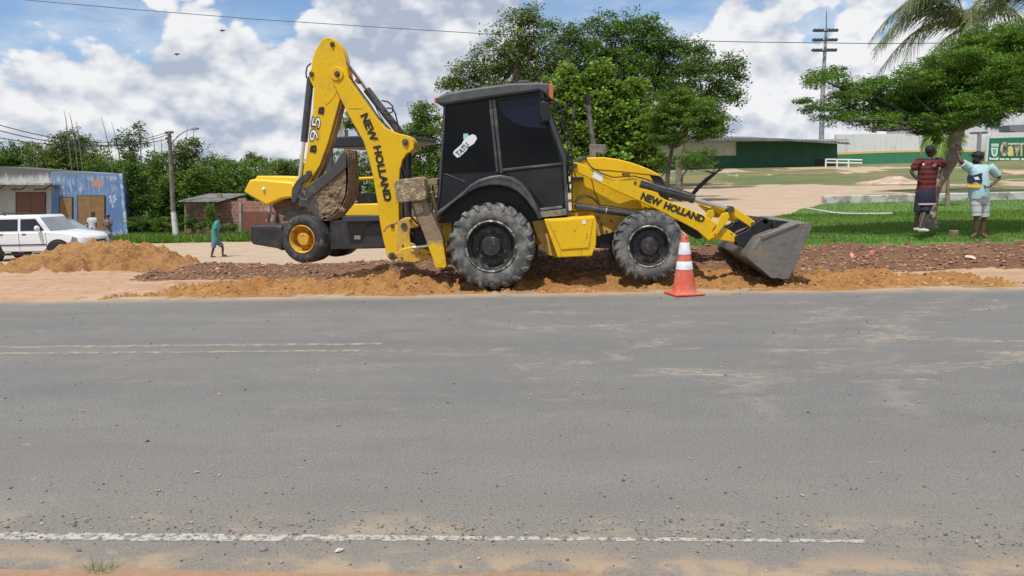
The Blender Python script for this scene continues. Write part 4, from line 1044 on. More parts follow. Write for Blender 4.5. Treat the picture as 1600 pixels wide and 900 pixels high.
for k in range(nn):
    a0 = 279.5+k*(342-279.5)/nn; a1 = a0+(342-279.5)/nn*.52
    p0, p1 = U(a0, 315.6, YK-.5), U(a1, 315.4, YK-.5)
    q0, q1 = U(a0+6, 305.6, YK-.5)+Vector((.0, 3.2, 0)), U(a1+6, 305.5, YK-.5)+Vector((0, 3.2, 0))
    for A, B, C, D, h_ in ((p0, p1, q1, q0, .0), ):
        r.ext([A, B, C, D], (0, 0, .07))
    p2 = U(a0+(342-279.5)/nn, 315.3, YK-.5); q2 = U(a0+(342-279.5)/nn+6, 305.5, YK-.5)+Vector((0, 3.2, 0))
    r.ext([p1, p2, q2, q1], (0, 0, .035))
r.build('corrugated_roof', mat('grey fibre cement', None, .85, fn=wear((.34, .34, .31), (.22, .22, .20), 2, .4, .6)), SH)
BW = bthing((400, 358), YK+.6, 'brick_wall', 'unfinished red brick wall with concrete posts behind the yellow roller', 'wall')
m = MB(); m.pp([(336, 316), (340, 304), (345, 304), (346, 315), (371, 315), (372, 310), (382, 309.5), (384, 314), (412, 316), (430, 314), (470, 316), (560, 316), (560, 366), (336, 366)], YK+.6, YK+.8); m.build('masonry', M_brick, BW)
m = MB(); m.pp([(378, 331), (432, 331), (432, 362), (378, 362)], YK+.35, YK+.595); m.build('brick_stack', mat('stacked bricks', None, .9, fn=slatf((.22, .085, .06), (.16, .07, .05), .12)), BW)
for x in (372.8, 417.5, 462):
    a = MB(); a.pp([(x, 316), (x+4, 316), (x+4.5, 366), (x+.5, 366)], YK+.50, YK+.65); a.build('concrete_post', mat('concrete post', None, .9, fn=wear((.36, .35, .33), (.26, .25, .24), 4, .4, .6)), BW)

# green sports hall on the right
YH = 60.0
M_green = mat('dark green paint', None, .75, fn=facadef((.030, .120, .070), (.036, .140, .082), (.026, .10, .058), .3))
M_green2 = mat('mid green paint', None, .75, fn=facadef((.040, .19, .10), (.048, .215, .12), (.04, .16, .09), .3))
M_ww = mat('white wall paint', None, .85, fn=facadef((.66, .66, .65), (.60, .60, .60), (.48, .48, .48), .3))
M_yp = mat('pale yellow band', (.66, .50, .16), .8)
HL = bthing((1200, 265), YH, 'sports_hall', 'low dark green hall with corrugated roof beyond the dirt yard', 'building')
m = MB(); m.pp([(1000, 222), (1308, 219), (1309, 268), (1000, 274)], YH, YH+14); m.build('wall', M_green, HL)
m = MB(); m.pp([(1000, 222), (1148, 221.5), (1148, 243), (1000, 245)], YH-.08, YH-.01); wp = m.build('white_panel', M_ww, HL)
m = MB(); m.pp([(1000, 245.2), (1150.3, 243.2), (1150.3, 221.6), (1148.2, 221.6), (1148.2, 241.4), (1000, 243)], YH-.10, YH-.085); m.build('yellow_trim', M_yp, wp)
m = MB()
k_ = 0
for k in range(58):
    a0 = 985+k*5.95; y_ = 209.3+(k/58)*2.2 if k < 40 else 210.8+(k-40)*.35
    p0, p1, p2 = U(a0, y_+9, YH-2.2), U(a0+3.2, y_+9, YH-2.2), U(a0+5.95, y_+9, YH-2.2)
    off = Vector((0, 14, .95)); 
    m.ext([p0, p1, p1+off, p0+off], (0, 0, .16)); m.ext([p1, p2, p2+off, p1+off], (0, 0, .05))
m.build('corrugated_roof', mat('grey roofing sheet', None, .85, fn=wear((.22, .22, .23), (.12, .12, .12), .6, .4, .62)), HL)
m = MB(); m.pp([(1000, 219.5), (1326, 217), (1326, 220), (1000, 222)], YH-2.0, YH-1.9); m.build('fascia', mat('pale fascia', (.38, .38, .38), .8), HL)
m = MB(); m.pp([(1274, 248.5), (1290, 248), (1290, 262), (1274, 263)], YH-.05, YH-.02); m.build('door', M_letter, HL)
m = MB(); m.pp([(1191, 224), (1191.6, 224), (1191.6, 264), (1191, 264)], YH-.03, YH-.005); m.build('drain_pipe', mat('green pipe', (.06, .17, .10), .7), HL)
m = MB(); m.pp([(1040, 266), (1312, 263.3), (1312, 267.5), (1040, 271)], YH-2.6, YH-1.9); m.build('apron', mat('pale concrete', (.42, .41, .38), .9), HL)
# long boundary wall
WL = bthing((1450, 262), 63, 'boundary_wall', 'long white and green boundary wall with a yellow band, right of the hall', 'wall')
xw = list(range(1306, 1661, 12))
def wy(x): return 240.5-4.5*math.sin(min(1, max(0, (x-1306)/150))*math.pi/2)
m = MB(); m.pp([(1306, 210)]+[(1662, 206)]+[(x, wy(x)-2.0) for x in xw[::-1]], 63, 63.3); m.build('upper_wall', M_ww, WL)
m = MB(); m.pp([(x, wy(x)-2.0) for x in xw]+[(x, wy(x)+1.4) for x in xw[::-1]], 62.97, 63.3); m.build('yellow_band', M_yp, WL)
m = MB(); m.pp([(x, wy(x)+1.4) for x in xw]+[(1660, 268), (1306, 270)], 62.98, 63.3); m.build('lower_wall', M_green2, WL)
BH = bthing((1560, 262), 70, 'white_building', 'tall white building with green wall lettering behind the boundary wall', 'building')
m = MB(); m.pp([(1478, 176), (1700, 168), (1700, 262), (1478, 262)], 68, 80); m.build('wall', M_ww, BH)
m = MB(); m.pp([(1577, 195.5), (1640, 193), (1640, 214), (1600, 209), (1578, 204)], 66.0, 67.6); m.build('canopy', mat('grey canopy', (.20, .20, .21), .8), BH)
M_gl = mat('green lettering', (.035, .12, .07), .7)
text('ÃO', (1539, 201), (1563, 200.4), h=20, Y=67.97, m=M_gl, parent=BH, bold=.06, depth=.03)
# railing by the ramp
RL = bthing((1320, 262), 57, 'ramp_railing', 'white tubular railing beside the green hall', 'railing')
M_wm = mat('white metal', (.70, .70, .68), .5)
m = MB()
for y_ in (249, 254): m.tube(U(1290, y_, 57), U(1347, y_+1, 57), .05, .05, 8)
m.each('rail', M_wm, RL)
m = MB()
for x, y0 in ((1290.5, 248), (1308, 248.3), (1326, 249)): m.tube(U(x, y0, 57), U(x-.3, y0+15, 57), .06, .06, 8)
m.each('post', M_wm, RL)
# billboard
BO = bthing((1590, 262), 62.2, 'billboard', 'green and white town billboard cut off by the right edge of the frame', 'billboard')
m = MB(); m.pp([(1543.5, 212), (1690, 206), (1690, 264), (1539.5, 259)], 62.3, 62.5); m.build('frame', M_ww, BO)
m = MB(); m.pp([(1546.5, 216), (1680, 212), (1680, 256), (1543.8, 252)], 62.26, 62.3); pn = m.build('panel', mat('board green', (.018, .15, .085), .6), BO)
M_bw2 = mat('board white', (.66, .74, .70), .6)
m = MB()
m.pp([(1548.5, 231), (1559.5, 231), (1558.5, 241), (1556, 244.5), (1552, 244.5), (1549.5, 241)], 62.235, 62.258)
for x in (1549, 1552, 1555, 1558): m.pp([(x, 226), (x+1.4, 223.5), (x+2.6, 226), (x+2.0, 229.8), (x+.6, 229.8)], 62.24, 62.258)
m.pp([(1546, 245), (1549, 247), (1557, 247), (1560, 245), (1559.5, 250), (1546, 249.5)], 62.24, 62.258)
m.build('emblem', M_bw2, BO)
m = MB(); m.pp([(1551, 233), (1557, 233), (1556.3, 240), (1554, 242), (1552, 240)], 62.225, 62.234); m.build('emblem_field', mat('emblem green', (.10, .40, .25), .6), BO)
for ch, a, b, y, h, c_ in (('C', 1562, 1572, 244.5, 21, (.38, .20, .16)), ('a', 1573.5, 1583, 244.3, 15, (.70, .62, .08)), ('v', 1584, 1592.5, 244, 15, (.42, .20, .10)), ('i', 1594, 1597, 243.8, 18, (.45, .42, .12)), ('M', 1600, 1616, 243.5, 20, (.35, .16, .10))):
    text(ch, (a, y), (b, y-.2), h=h, Y=62.24, m=mat('letter '+ch, None, .6, fn=(lambda c_: lambda n, v: n.mix(n.ramp(n.noise(v, 2.6, 3, .6), .45, .55), c_, (.62, .50, .36)))(c_)), parent=BO, bold=.07, depth=.03)
text('PREFEITURA MUNICIPAL', (1575, 226.8), (1632, 226), h=3, Y=62.24, m=M_bw2, parent=BO, bold=.03, depth=.02)
m = MB()
for x0, x1 in ((1562, 1570), (1571.5, 1577), (1579.5, 1593), (1595.5, 1610)):
    m.pp([(x0, 247.4), (x1, 247.2), (x1, 250), (x0, 250.2)], 62.24, 62.258)
m.each('small_print', M_bw2, BO)
# lamp post by the billboard, flood light mast
LP = bthing((1530, 262), 52, 'lamp_post', 'plain grey post standing left of the billboard', 'post')
m = MB(); m.tube(U(1528.5, 262, 52), U(1530.5, 207, 52), .14, .12, 10); m.build('pole', mat('grey steel', (.24, .24, .25), .5), LP)
m = MB(); m.pp([(1520, 206.5), (1544, 205.5), (1544, 208.5), (1520, 209)], 51.9, 52.3); m.build('crossbar', mat('dark steel', (.08, .08, .085), .5), LP)
FM = bthing((1283, 262), 76, 'floodlight_mast', 'tall floodlight mast with three racks of lamps behind the hall', 'floodlight')
YM = 76
M_gal = mat('galvanised pole', None, .6, fn=wear((.36, .36, .36), (.24, .24, .24), 1.5, .4, .6))
m = MB(); m.tube(U(1282, 262, YM), U(1286.5, 120, YM), .27, .21, 12); m.tube(U(1286.5, 120, YM), U(1291, 44, YM), .19, .13, 12); m.build('pole', M_gal, FM)
m = MB(); m.tube(U(1291, 44, YM), U(1291.5, 17, YM), .045, .03, 6); m.build('lightning_rod', M_iron, FM)
for y_, x_ in ((49, 1291), (64, 1290), (80, 1289)):
    m = MB(); m.tube(U(x_-18, y_, YM-.4), U(x_+18, y_-.4, YM-.4), .07, .07, 6); rk = m.build('rack', M_iron, FM)
    m = MB()
    for k in range(7):
        if k == 3: continue
        cx_ = x_-17+k*5.7
        m.pp(rot_px(cx_, y_-2.2, -12 if k < 3 else 10, [(-1.9, -2.1), (1.9, -2.1), (2.1, 1.5), (-2.1, 1.5)]), YM-.9, YM-.45)
    m.each('flood_lamp', mat('lamp housing dark', (.05, .052, .06), .4), rk)
# power pole
PY = 41.5
PO = bthing((277, 372), PY, 'utility_pole', 'leaning wooden utility pole with white painted foot and street lamp arm', 'utility pole')
m = MB(); m.tube(U(271, 331, PY), U(264.3, 205, PY), .135, .10, 12); m.build('pole', mat('weathered wood pole', None, .9, fn=wear((.12, .105, .09), (.20, .18, .15), 3, .4, .6)), PO)
m = MB(); m.tube(U(276.5, 377, PY), U(271, 331, PY), .19, .14, 12); m.build('painted_foot', mat('whitewash', None, .9, fn=wear((.62, .61, .58), (.42, .41, .38), 3, .5, .66)), PO)
m = MB(); m.pipe([U(269, 223, PY), U(280, 211, PY), U(292, 203.5, PY), U(298, 202, PY)], .035, 8); la = m.build('lamp_arm', M_gal, PO)
m = MB(); m.pp([(297, 200.5), (304, 198.3), (308.5, 199.5), (307, 202), (298, 203.3)], PY-.12, PY+.12); m.build('street_lamp', M_gal, la, .01)
m = MB(); m.tube(U(258, 208.5, PY-.2), U(271, 206.5, PY+.2), .04, .04, 6)
m.build('crossarm', M_iron, PO)
m = MB()
for x_, y_ in ((259.5, 205.5), (269.5, 205), (260, 214.5), (262, 220)): m.tube(U(x_, y_, PY-.1), U(x_, y_+3.5, PY-.1), .06, .05, 8)
m.each('insulator', M_pin, PO)
def sagwire(a, b, Ya, Yb, sag, r=.012, n_=14):
    A, B = U(*a, Ya), U(*b, Yb); return [A.lerp(B, t/n_)-Vector((0, 0, sag*4*(t/n_)*(1-t/n_))) for t in range(n_+1)]
def wire(pts, label, r=.012):
    a = MB(); a.pipe(pts, r, 5); o_ = a.build('power_line', M_hose, None, smooth=60); tag(o_, label, 'cable', 'overhead cables')
wire(sagwire((260, 207.5), (-60, 176), PY-.1, 26, .75), 'upper cable running from the leaning pole top to the left edge', .018)
wire(sagwire((261, 211), (-60, 186), PY-.1, 27, .75), 'middle cable running from the leaning pole to the left edge', .020)
wire(sagwire((262, 217.5), (-60, 204), PY-.1, 28, .5), 'lowest cable running from the leaning pole to the left edge', .018)
wire([U(x, y, 24) for x, y in ((-200, -42), (-60, -18), (30, -1), (200, 14), (400, 30), (600, 43), (760, 53), (960, 60.5), (1160, 65.5), (1360, 68), (1700, 66))], 'long single cable crossing the whole sky above the digging arm', .011)
# low kerb wall in the grass
KW = MB(); q0, q1 = U(1289, 318.5, 24.4), U(1700, 310, 24.4)
KW.box(q0.x, q1.x, 24.4, 24.75, .52, .90)
tag(KW.build('low_wall', mat('flaking whitewash', None, .9, fn=wear((.52, .51, .48), (.30, .29, .27), 2.2, .46, .58, (.16, .15, .13), 9, .6, .64)), None, .02), 'low whitewashed kerb wall across the grass behind the two men', 'low wall')
def onG(px, py, dz=0):
    """point of the terrain seen at a pixel"""
    d = ray(px, py); t = 2.0
    for _ in range(4000):
        p = Vector((0, 0, CAM_H))+d*t
        if p.z <= float(height(np.array([p.x]), np.array([p.y]), False)[0]): break
        t += .03
    return p+Vector((0, 0, dz))
a = MB(); a.pipe([onG(x, y, .02) for x, y in ((1262, 327), (1280, 330), (1300, 333.5), (1320, 335.3), (1350, 335.5), (1394, 335))], .028, 6)
tag(a.build('white_pipe', mat('white pvc', (.62, .62, .58), .5), None, smooth=60), 'thin white pipe lying bent on the green lawn', 'pipe')
a = MB(); q = onG(1490, 369); a.lathe((q.x, q.y, q.z-.02), [(.085, 0), (.08, .05), (.078, .12), (.06, .125), (.01, .125)], 14, 'Z')
tag(a.build('stump', mat('cut wood', None, .9, fn=wear((.30, .22, .12), (.16, .12, .07), 12, .4, .6)), None), 'small cut wooden stump on the lawn between the two men', 'stump')
# pale sand pile in the meadow
P0 = onG(1400, 287)
n1 = 40; gx, gy = np.meshgrid(np.linspace(-1, 1, n1), np.linspace(-1, 1, n1))
rr_ = np.sqrt(gx**2+gy**2); X = P0.x+gx*1.9; Y = P0.y+.4+gy*1.2
Zp = height(X, Y, False)-.05+.34*np.clip(1-rr_, 0, 1)**.7*(1+1.6*fbm(X*1.5, Y*1.5, 4))
i, j = np.meshgrid(np.arange(n1-1), np.arange(n1-1), indexing='ij')
tag(npmesh('sand_pile', np.stack([X.ravel(), Y.ravel(), Zp.ravel()], 1), np.stack([i*n1+j, i*n1+j+1, (i+1)*n1+j+1, (i+1)*n1+j], -1).reshape(-1, 4), mat('pinkish pale sand', None, .95, fn=wear((.50, .40, .33), (.36, .24, .18), 2.5, .4, .6), bump=(6, 1, .06)), smooth=True), 'small pile of pale pinkish sand on the far grass beside the red jersey', 'sand pile')

# ================================================================= CONE
def cone():
    p = UZ(1069, 459.5, .006); R0 = thing('traffic_cone', (p.x, p.y, .006), 'orange traffic cone with two white reflective bands in front of the front wheel', 'traffic cone')
    s = .80/.80; cx, cy = p.x, p.y
    M_or = mat('cone orange', None, .5, fn=lambda n, v: n.mix(n.ramp(n.noise(v, 7, 6, .7), .42, .66, 0, .8), (.62, .10, .055), (.52, .21, .14)))
    M_rf = mat('reflective band', None, .35, fn=lambda n, v: n.mix(n.ramp(n.noise(v, 9, 5, .7), .5, .7), (.66, .67, .70), (.50, .49, .48)))
    def R(h): return .156+(.045-.156)*(h-.05)/(.80-.05)
    m = MB(); m.lathe((cx, cy, 0), [(.172, .03), (.160, .045), (R(.1), .1), (R(.2), .2), (R(.4), .4), (R(.6), .6), (R(.79), .79), (.043, .802), (.028, .802), (.026, .76)], 40, 'Z', caps=False); bd = m.build('cone_body', M_or, R0)
    for h0, h1 in ((.345, .455), (.545, .705)):
        m = MB(); m.lathe((cx, cy, 0), [(R(h0)+.001, h0), (R(h0)+.0035, h0+.003), (R(h1)+.0035, h1-.003), (R(h1)+.001, h1)], 40, 'Z', caps=False); m.build('reflective_band', M_rf, bd)
    m = MB(); b = [(-.21, -.19), (-.19, -.21), (.19, -.21), (.21, -.19), (.21, .19), (.19, .21), (-.19, .21), (-.21, .19)]
    a_ = math.radians(17); m.ext([(cx+x*math.cos(a_)-y*math.sin(a_), cy+x*math.sin(a_)+y*math.cos(a_), .008) for x, y in b], (0, 0, .028)); m.build('base', M_or, R0, .008)
    m = MB(); m.ball((cx+.012, cy-.046, .765), .011, 8, 6); m.build('hole', M_letter, bd)
cone()

# ================================================================= ROLLER
class Fr:
    """a thing standing at an angle: photo outlines are laid on its own side planes"""
    def __init__(s, org, yaw): s.o = Vector(org); s.R = Matrix.Rotation(yaw, 3, 'Z'); s.Ri = s.R.transposed()
    def loc(s, px, py, y):
        d = s.Ri @ ray(px, py); c_ = s.Ri @ (Vector((0, 0, CAM_H))-s.o)
        t = (y-c_.y)/d.y; return c_+d*t
    def pp(s, m, px, y0, y1): return m.ext([s.loc(a_, b_, y0) for a_, b_ in px], (0, y1-y0, 0))
ro = U(474, 412, 18.6); ro.z = hz(ro.x, ro.y)
RO = thing('road_roller', ro, 'yellow road roller with black frame and canopy parked behind the digging arm', 'road roller'); ORG[RO.name] = Vector((0, 0, 0))
RO.rotation_euler = (0, 0, math.radians(-11)); F1 = Fr(ro, math.radians(-11))
cw = F1.loc(471, 374, 0); rw = (F1.loc(471, 412.5, 0)-F1.loc(471, 336.5, 0)).length/2
M_yrim = mat('rusty yellow rim', None, .55, fn=lambda n, v: n.mix(n.ramp(n.noise(v, 7, 6, .7), .46, .62, 0, .9), (.60, .34, .03), (.30, .12, .04)))
M_t2 = mat('smooth black tyre', None, .7, fn=lambda n, v: n.mix(n.ramp(n.noise(v, 4, 6, .7), .48, .66), (.022, .022, .024), (.12, .11, .095)))
wheel(RO, cw.x, cw.z, 0, .74, rw, rw*.54, rw*.26, 8, 0, lug=False, rimm=M_yrim, tyrem=M_t2)
wheel(RO, cw.x, cw.z, 1.65, .60, rw, rw*.54, rw*.26, 8, 0, out=1, lug=False, rimm=M_yrim, tyrem=M_t2)
M_rb = mat('roller black frame', None, .55, fn=darkf((.018, .019, .022), (.055, .053, .05), .8))
m = MB(); F1.pp(m, [(391, 354), (429, 352), (440, 354), (441, 392), (432, 388), (395, 382), (391, 376)], .10, 2.1); m.build('rear_bumper', M_rb, RO, .03)
m = MB(); F1.pp(m, [(515, 345), (594, 345), (640, 347), (640, 386), (600, 388), (514, 390)], .30, 1.9); fr_ = m.build('frame', M_rb, RO, .02)
m = MB(); F1.pp(m, [(535, 338), (600, 336), (604, 345), (534, 347)], .05, 2.1); m.build('deck', mat('blue black deck', (.035, .038, .055), .45), RO, .015)
m = MB(); F1.pp(m, [(572, 356), (584, 348), (603, 348), (603, 386), (566, 388)], .22, .4); m.build('tool_box', M_rb, RO, .015)
m = MB(); F1.pp(m, [(553.5, 368), (563, 368), (563, 374), (553.5, 374)], .27, .31); m.build('data_plate', mat('cream plate', (.45, .42, .33), .6), fr_)
hp = [(380, 300), (389, 281), (398, 279.5), (456, 284), (468, 300), (468, 313), (455, 309), (440, 311), (427, 317), (416, 321.5)]
m = MB(); F1.pp(m, hp, .22, 1.95); hd2 = m.build('engine_hood', M_yelr, RO, .05)
m = MB(); F1.pp(m, [(397, 281), (401, 274.5), (462, 276), (470, 290), (470, 300), (452, 298)], .45, 1.72); m.build('hood_top', M_yelr, hd2, .04)
m = MB(); m.ball(F1.loc(412, 295.5, .20), .045, 8, 6); m.build('hood_latch', M_whit, hd2)
m = MB(); F1.pp(m, [(424, 322), (440, 312), (470, 312), (500, 330), (500, 342), (452, 340), (440, 336), (430, 330)], .5, 1.6); m.build('engine_block', mat('brown engine', None, .8, fn=wear((.10, .055, .035), (.16, .11, .08), 5, .4, .6)), RO, .02)
m = MB(); F1.pp(m, [(440, 345), (450, 330), (520, 330), (520, 345)], .3, 1.8); m.build('inner_guard', M_rb, RO)
m = MB(); F1.pp(m, [(538, 337), (552, 319), (592, 318), (598, 322), (600, 337)], .35, 1.8); m.build('side_panel', M_yelr, RO, .02)
m = MB()
m.tube(F1.loc(418, 346, .5), F1.loc(421, 336, .5), .06, .06, 10); m.tube(F1.loc(427, 346, .4), F1.loc(429, 336, .4), .09, .07, 10)
m.each('rear_fitting', mat('dusty fitting', (.22, .19, .17), .8), RO)
# canopy on four posts
m = MB(); F1.pp(m, [(508, 217), (515, 214), (570, 211.5), (640, 212), (640, 220), (600, 228), (512, 231)], .15, 2.0); m.build('canopy', mat('canopy black', (.016, .017, .02), .5), RO, .03)
m = MB()
for x_ in (509, 632):
    for y_ in (.22, 1.86): 
        F1.pp(m, [(x_, 225), (x_+9, 225), (x_+9, 340), (x_, 340)], y_, y_+.09)
m.each('canopy_post', mat('blue grey post', (.05, .065, .085), .5), RO, bevel=.01)
m = MB(); m.tube(F1.loc(560, 279, .3), F1.loc(632, 276, .3), .035, .035, 8); m.tube(F1.loc(560, 279, 1.8), F1.loc(632, 276, 1.8), .035, .035, 8); m.each('hand_rail', M_yelr, RO)
m = MB(); F1.pp(m, [(557, 305), (562, 302), (577, 302), (580, 310), (580, 319), (558, 319)], .8, 1.3); m.build('seat', M_rb, RO, .03)
# front drum, mostly hidden by the digging arm
m = MB(); q = F1.loc(665, 372, .2); m.lathe((q.x, 0, q.z), [(.70, .1), (.72, .12), (.72, 2.0), (.70, 2.02)], 40); m.build('drum', mat('drum steel', (.14, .13, .12), .5, .4), RO)

# ================================================================= CARS
def make_car(name, org, L, H, W, paint, label, cat, wagon=True, group=None, spx=1.0):
    """nose towards +x, near side at y=0; org = rear bumper near corner on the ground"""
    T = thing(name, org, label, cat, group); ORG[T.name] = Vector((0, 0, 0))
    s = L/4.9; g = H/1.80
    base = [(0, .55), (-.02, 1.05), (.05, 1.20), (2.9, 1.20), (3.35, 1.22), (4.0, 1.15), (4.45, 1.05), (4.62, .93), (4.66, .72), (4.62, .45), (4.46, .42), (.25, .44), (.05, .48)]
    sl_ = [(0, .055, .0), (.03, .02, .10), (.12, 0, .20), (.45, 0, .26), (.55, 0, .26), (.88, 0, .20), (.97, .02, .10), (1, .055, 0)]
    vs, fs = [], []; n_ = len(base)
    for t, ins, nose in sl_:
        for x, z in base:
            xx = x+(nose if x > 4 else (-nose*.4 if x < .3 else 0)); zz = z if z < 1.1 else z-ins*.8
            vs.append((xx*s, t*W, zz*g))
    for i_ in range(len(sl_)-1):
        for j_ in range(n_):
            j2 = (j_+1) % n_; fs.append((i_*n_+j_, i_*n_+j2, (i_+1)*n_+j2, (i_+1)*n_+j_))
    fs.append(tuple(range(n_))); fs.append(tuple(range(len(vs)-1, len(vs)-1-n_, -1)))
    m = MB(); m.add(vs, fs); body = m.build('body', paint, T, .03, smooth=50)
    # cabin
    xb0, xb1, xt0, xt1 = (.06, 3.46, .16, 2.98) if wagon else (.75, 3.40, 1.35, 2.55)
    xb0, xb1, xt0, xt1 = [q_*s for q_ in (xb0, xb1, xt0, xt1)]; zb, zt = 1.18*g, 1.76*g; ib, it = .05, .15
    bot = [(xb0, ib), (xb1, ib), (xb1+.10, W/2), (xb1, W-ib), (xb0, W-ib)]; top = [(xt0, it), (xt1, it), (xt1+.06, W/2), (xt1, W-it), (xt0, W-it)]
    m = MB(); m.add([(x, y, zb) for x, y in bot]+[(x, y, zt) for x, y in top]+[(x*.96+(xt0+xt1)*.02, y*.9+W*.05, zt+.05) for x, y in top],
                    [tuple(range(4, -1, -1)), (10, 11, 12, 13, 14)]+[(i_, (i_+1) % 5, (i_+1) % 5+5, i_+5) for i_ in range(5)]+[(i_+5, (i_+1) % 5+5, (i_+1) % 5+10, i_+10) for i_ in range(5)])
    cb = m.build('cabin', paint, T, .02, smooth=40)
    def side(u0, u1, v0, v1, u0t=None, u1t=None, near=True, name_='window'):
        """pane on the slanted side, u along x, v up"""
        def pt(x, v, o_): 
            y = ib+(it-ib)*v-o_; return (x, y if near else W-y, zb+(zt-zb)*v)
        u0t = u0 if u0t is None else u0t; u1t = u1 if u1t is None else u1t
        A = [pt(u0*s, v0, .006), pt(u1*s, v0, .006), pt(u1t*s, v1, .006), pt(u0t*s, v1, .006)]
        a_ = MB(); a_.ext(A, (0, .02 if near else -.02, 0)); return a_.build(name_, M_carg, cb)
    for near in (True, False):
        if wagon:
            side(.30, 1.22, .10, .84, .36, 1.22, near); side(1.33, 2.13, .08, .86, 1.33, 2.13, near); side(2.24, 3.22, .08, .86, 2.24, 2.86, near)
        else:
            side(1.0, 1.9, .08, .86, 1.38, 1.9, near); side(1.98, 3.15, .08, .86, 1.98, 2.5, near)
    # windscreen
    def fp(x0_, x1_, y_, v): return (x0_+(x1_-x0_)*v, y_, zb+(zt-zb)*v)
    for side_ in (0, 1):
        def q_(yb, yt, xc, v): 
            return (xb1+xc+(xt1+xc*.6-xb1-xc)*v+.012, yb+(yt-yb)*v, zb+(zt-zb)*v+.006)
        if side_ == 0: A = [q_(ib+.05, it+.05, .006, .05), q_(W/2, W/2, .10, .05), q_(W/2, W/2, .10, .93), q_(ib+.05, it+.05, .006, .93)]
        else: A = [q_(W/2, W/2, .10, .05), q_(W-ib-.05, W-it-.05, .006, .05), q_(W-ib-.05, W-it-.05, .006, .93), q_(W/2, W/2, .10, .93)]
        a_ = MB(); a_.ext(A, (-.012, 0, -.01)); a_.build('windscreen', M_carw, cb)
    # wheels
    for xw_ in (.95*s, 3.78*s):
        for yy_, ou in ((.015, -1), (W-.255, 1)):
            wheel(T, xw_, .40*g, yy_, .24, .40*g, .22*g, .05, 5, 0, out=ou, lug=False, rimm=M_alloy, tyrem=M_t2)
        a_ = MB(); r_ = .45*g; pts = [(xw_+math.cos(math.pi*k/12)*r_, -.012, .37*g+math.sin(math.pi*k/12)*r_) for k in range(13)]+[(xw_+math.cos(math.pi*k/12)*(r_+.075), -.012, .37*g+math.sin(math.pi*k/12)*(r_+.075)) for k in range(12, -1, -1)]
        a_.ext(pts, (0, .06, 0)); a_.build('wheel_arch', M_blk, body)
        a_ = MB(); a_.ext([(xw_+math.cos(math.pi*k/12)*r_, -.004, .36*g+math.sin(math.pi*k/12)*r_) for k in range(13)], (0, .02, 0)); a_.build('arch_opening', M_letter, body)
    a_ = MB(); a_.box(1.38*s, 3.30*s, -.022, .01, .68*g, .72*g); a_.box(.02, .5*s, -.018, .01, .68*g, .72*g); a_.each('rub_strip', M_blk, body)
    a_ = MB(); a_.box(1.45*s, 3.25*s, -.05, .3, .30*g, .37*g); a_.build('side_step', M_blk, T)
    for xx in (1.38, 2.33):
        a_ = MB(); a_.box(xx*s, (xx+.17)*s, -.02, .02, 1.09*g, 1.125*g); a_.build('door_handle', M_blk, body)
    for xx in (1.27, 2.18, 3.30):
        a_ = MB(); a_.box(xx*s, xx*s+.012, -.006, .01, .50*g, 1.16*g); a_.build('door_gap', M_letter, body)
    for y_ in (-.20, W+.02):
        a_ = MB(); a_.ball((3.06*s, y_+.09, 1.32*g), .13, 12, 8, (.65, 1, .85)); a_.build('mirror', paint, body)
    # lamps and grille
    a_ = MB(); a_.add([(4.30*s, -.008, .78*g), (4.60*s, -.002, .76*g), (4.58*s, -.002, .92*g), (4.38*s, -.008, .98*g), (4.50*s, .2, .78*g), (4.82*s, .2, .76*g), (4.78*s, .2, .92*g), (4.5*s, .2, .98*g)], [(0, 1, 2, 3), (7, 6, 5, 4), (0, 4, 5, 1), (1, 5, 6, 2), (2, 6, 7, 3), (3, 7, 4, 0)]); a_.build('headlight', M_lens, body, .01)
    a_ = MB(); a_.box(4.72*s, 4.925*s, W*.30, W*.70, .64*g, .82*g); a_.build('grille', M_blk, body, .02)
    a_ = MB(); a_.add([(4.70*s, W*.74, .68*g), (4.905*s, W*.74, .68*g), (4.84*s, W*.93, .68*g), (4.7*s, W*.93, .68*g), (4.70*s, W*.74, .86*g), (4.87*s, W*.74, .86*g), (4.80*s, W*.93, .86*g), (4.7*s, W*.93, .86*g)], [(0, 3, 2, 1), (4, 5, 6, 7), (0, 1, 5, 4), (1, 2, 6, 5), (2, 3, 7, 6), (3, 0, 4, 7)]); a_.build('headlight', M_lens, body)
    if wagon:
        for y_ in (it+.10, W-it-.10):
            a_ = MB(); a_.pipe([(.35*s, y_, zt+.06), (.45*s, y_, zt+.12), (1.45*s, y_, zt+.12), (1.55*s, y_, zt+.06)], .022, 6); a_.build('roof_rail', M_blk, cb)
    return T
M_carg = mat('car side glass', None, .05, fn=lambda n, v: n.mix(n.noise(v, 2, 3), (.010, .011, .013), (.02, .02, .022)), spec=.5)
M_carw = mat('car windscreen', (.20, .22, .24), .08, spec=.8)
M_alloy = mat('alloy rim', (.35, .35, .36), .4, .6)
M_lens = mat('headlight lens', (.16, .18, .19), .08, spec=.8)
M_wcar = mat('white car paint', None, .28, fn=lambda n, v: n.mix(n.ramp(n.noise(v, 2.5, 5, .6), .5, .75, 0, .4), (.66, .67, .69), (.50, .47, .42)))
M_bcar = mat('silver blue car paint', (.20, .25, .32), .3, .3)
YS_ = 27.2
xr, xf = U(0, 390, YS_).x-1.30, 0
zc = hz(xr+2.4, YS_+.9)-.02
make_car('parked_car', (xr, YS_, zc), 4.7, 1.77, 1.78, M_wcar, 'large white four-door off-road car behind the orange sand heap, nose to the right', 'car')
q = U(76, 390, 33.0); make_car('parked_car', (q.x-1.75, 33.0, hz(q.x, 34)-.02), 4.0, 1.46, 1.65, M_bcar, 'silver blue car mostly hidden behind the bonnet of the white car', 'car', wagon=False)
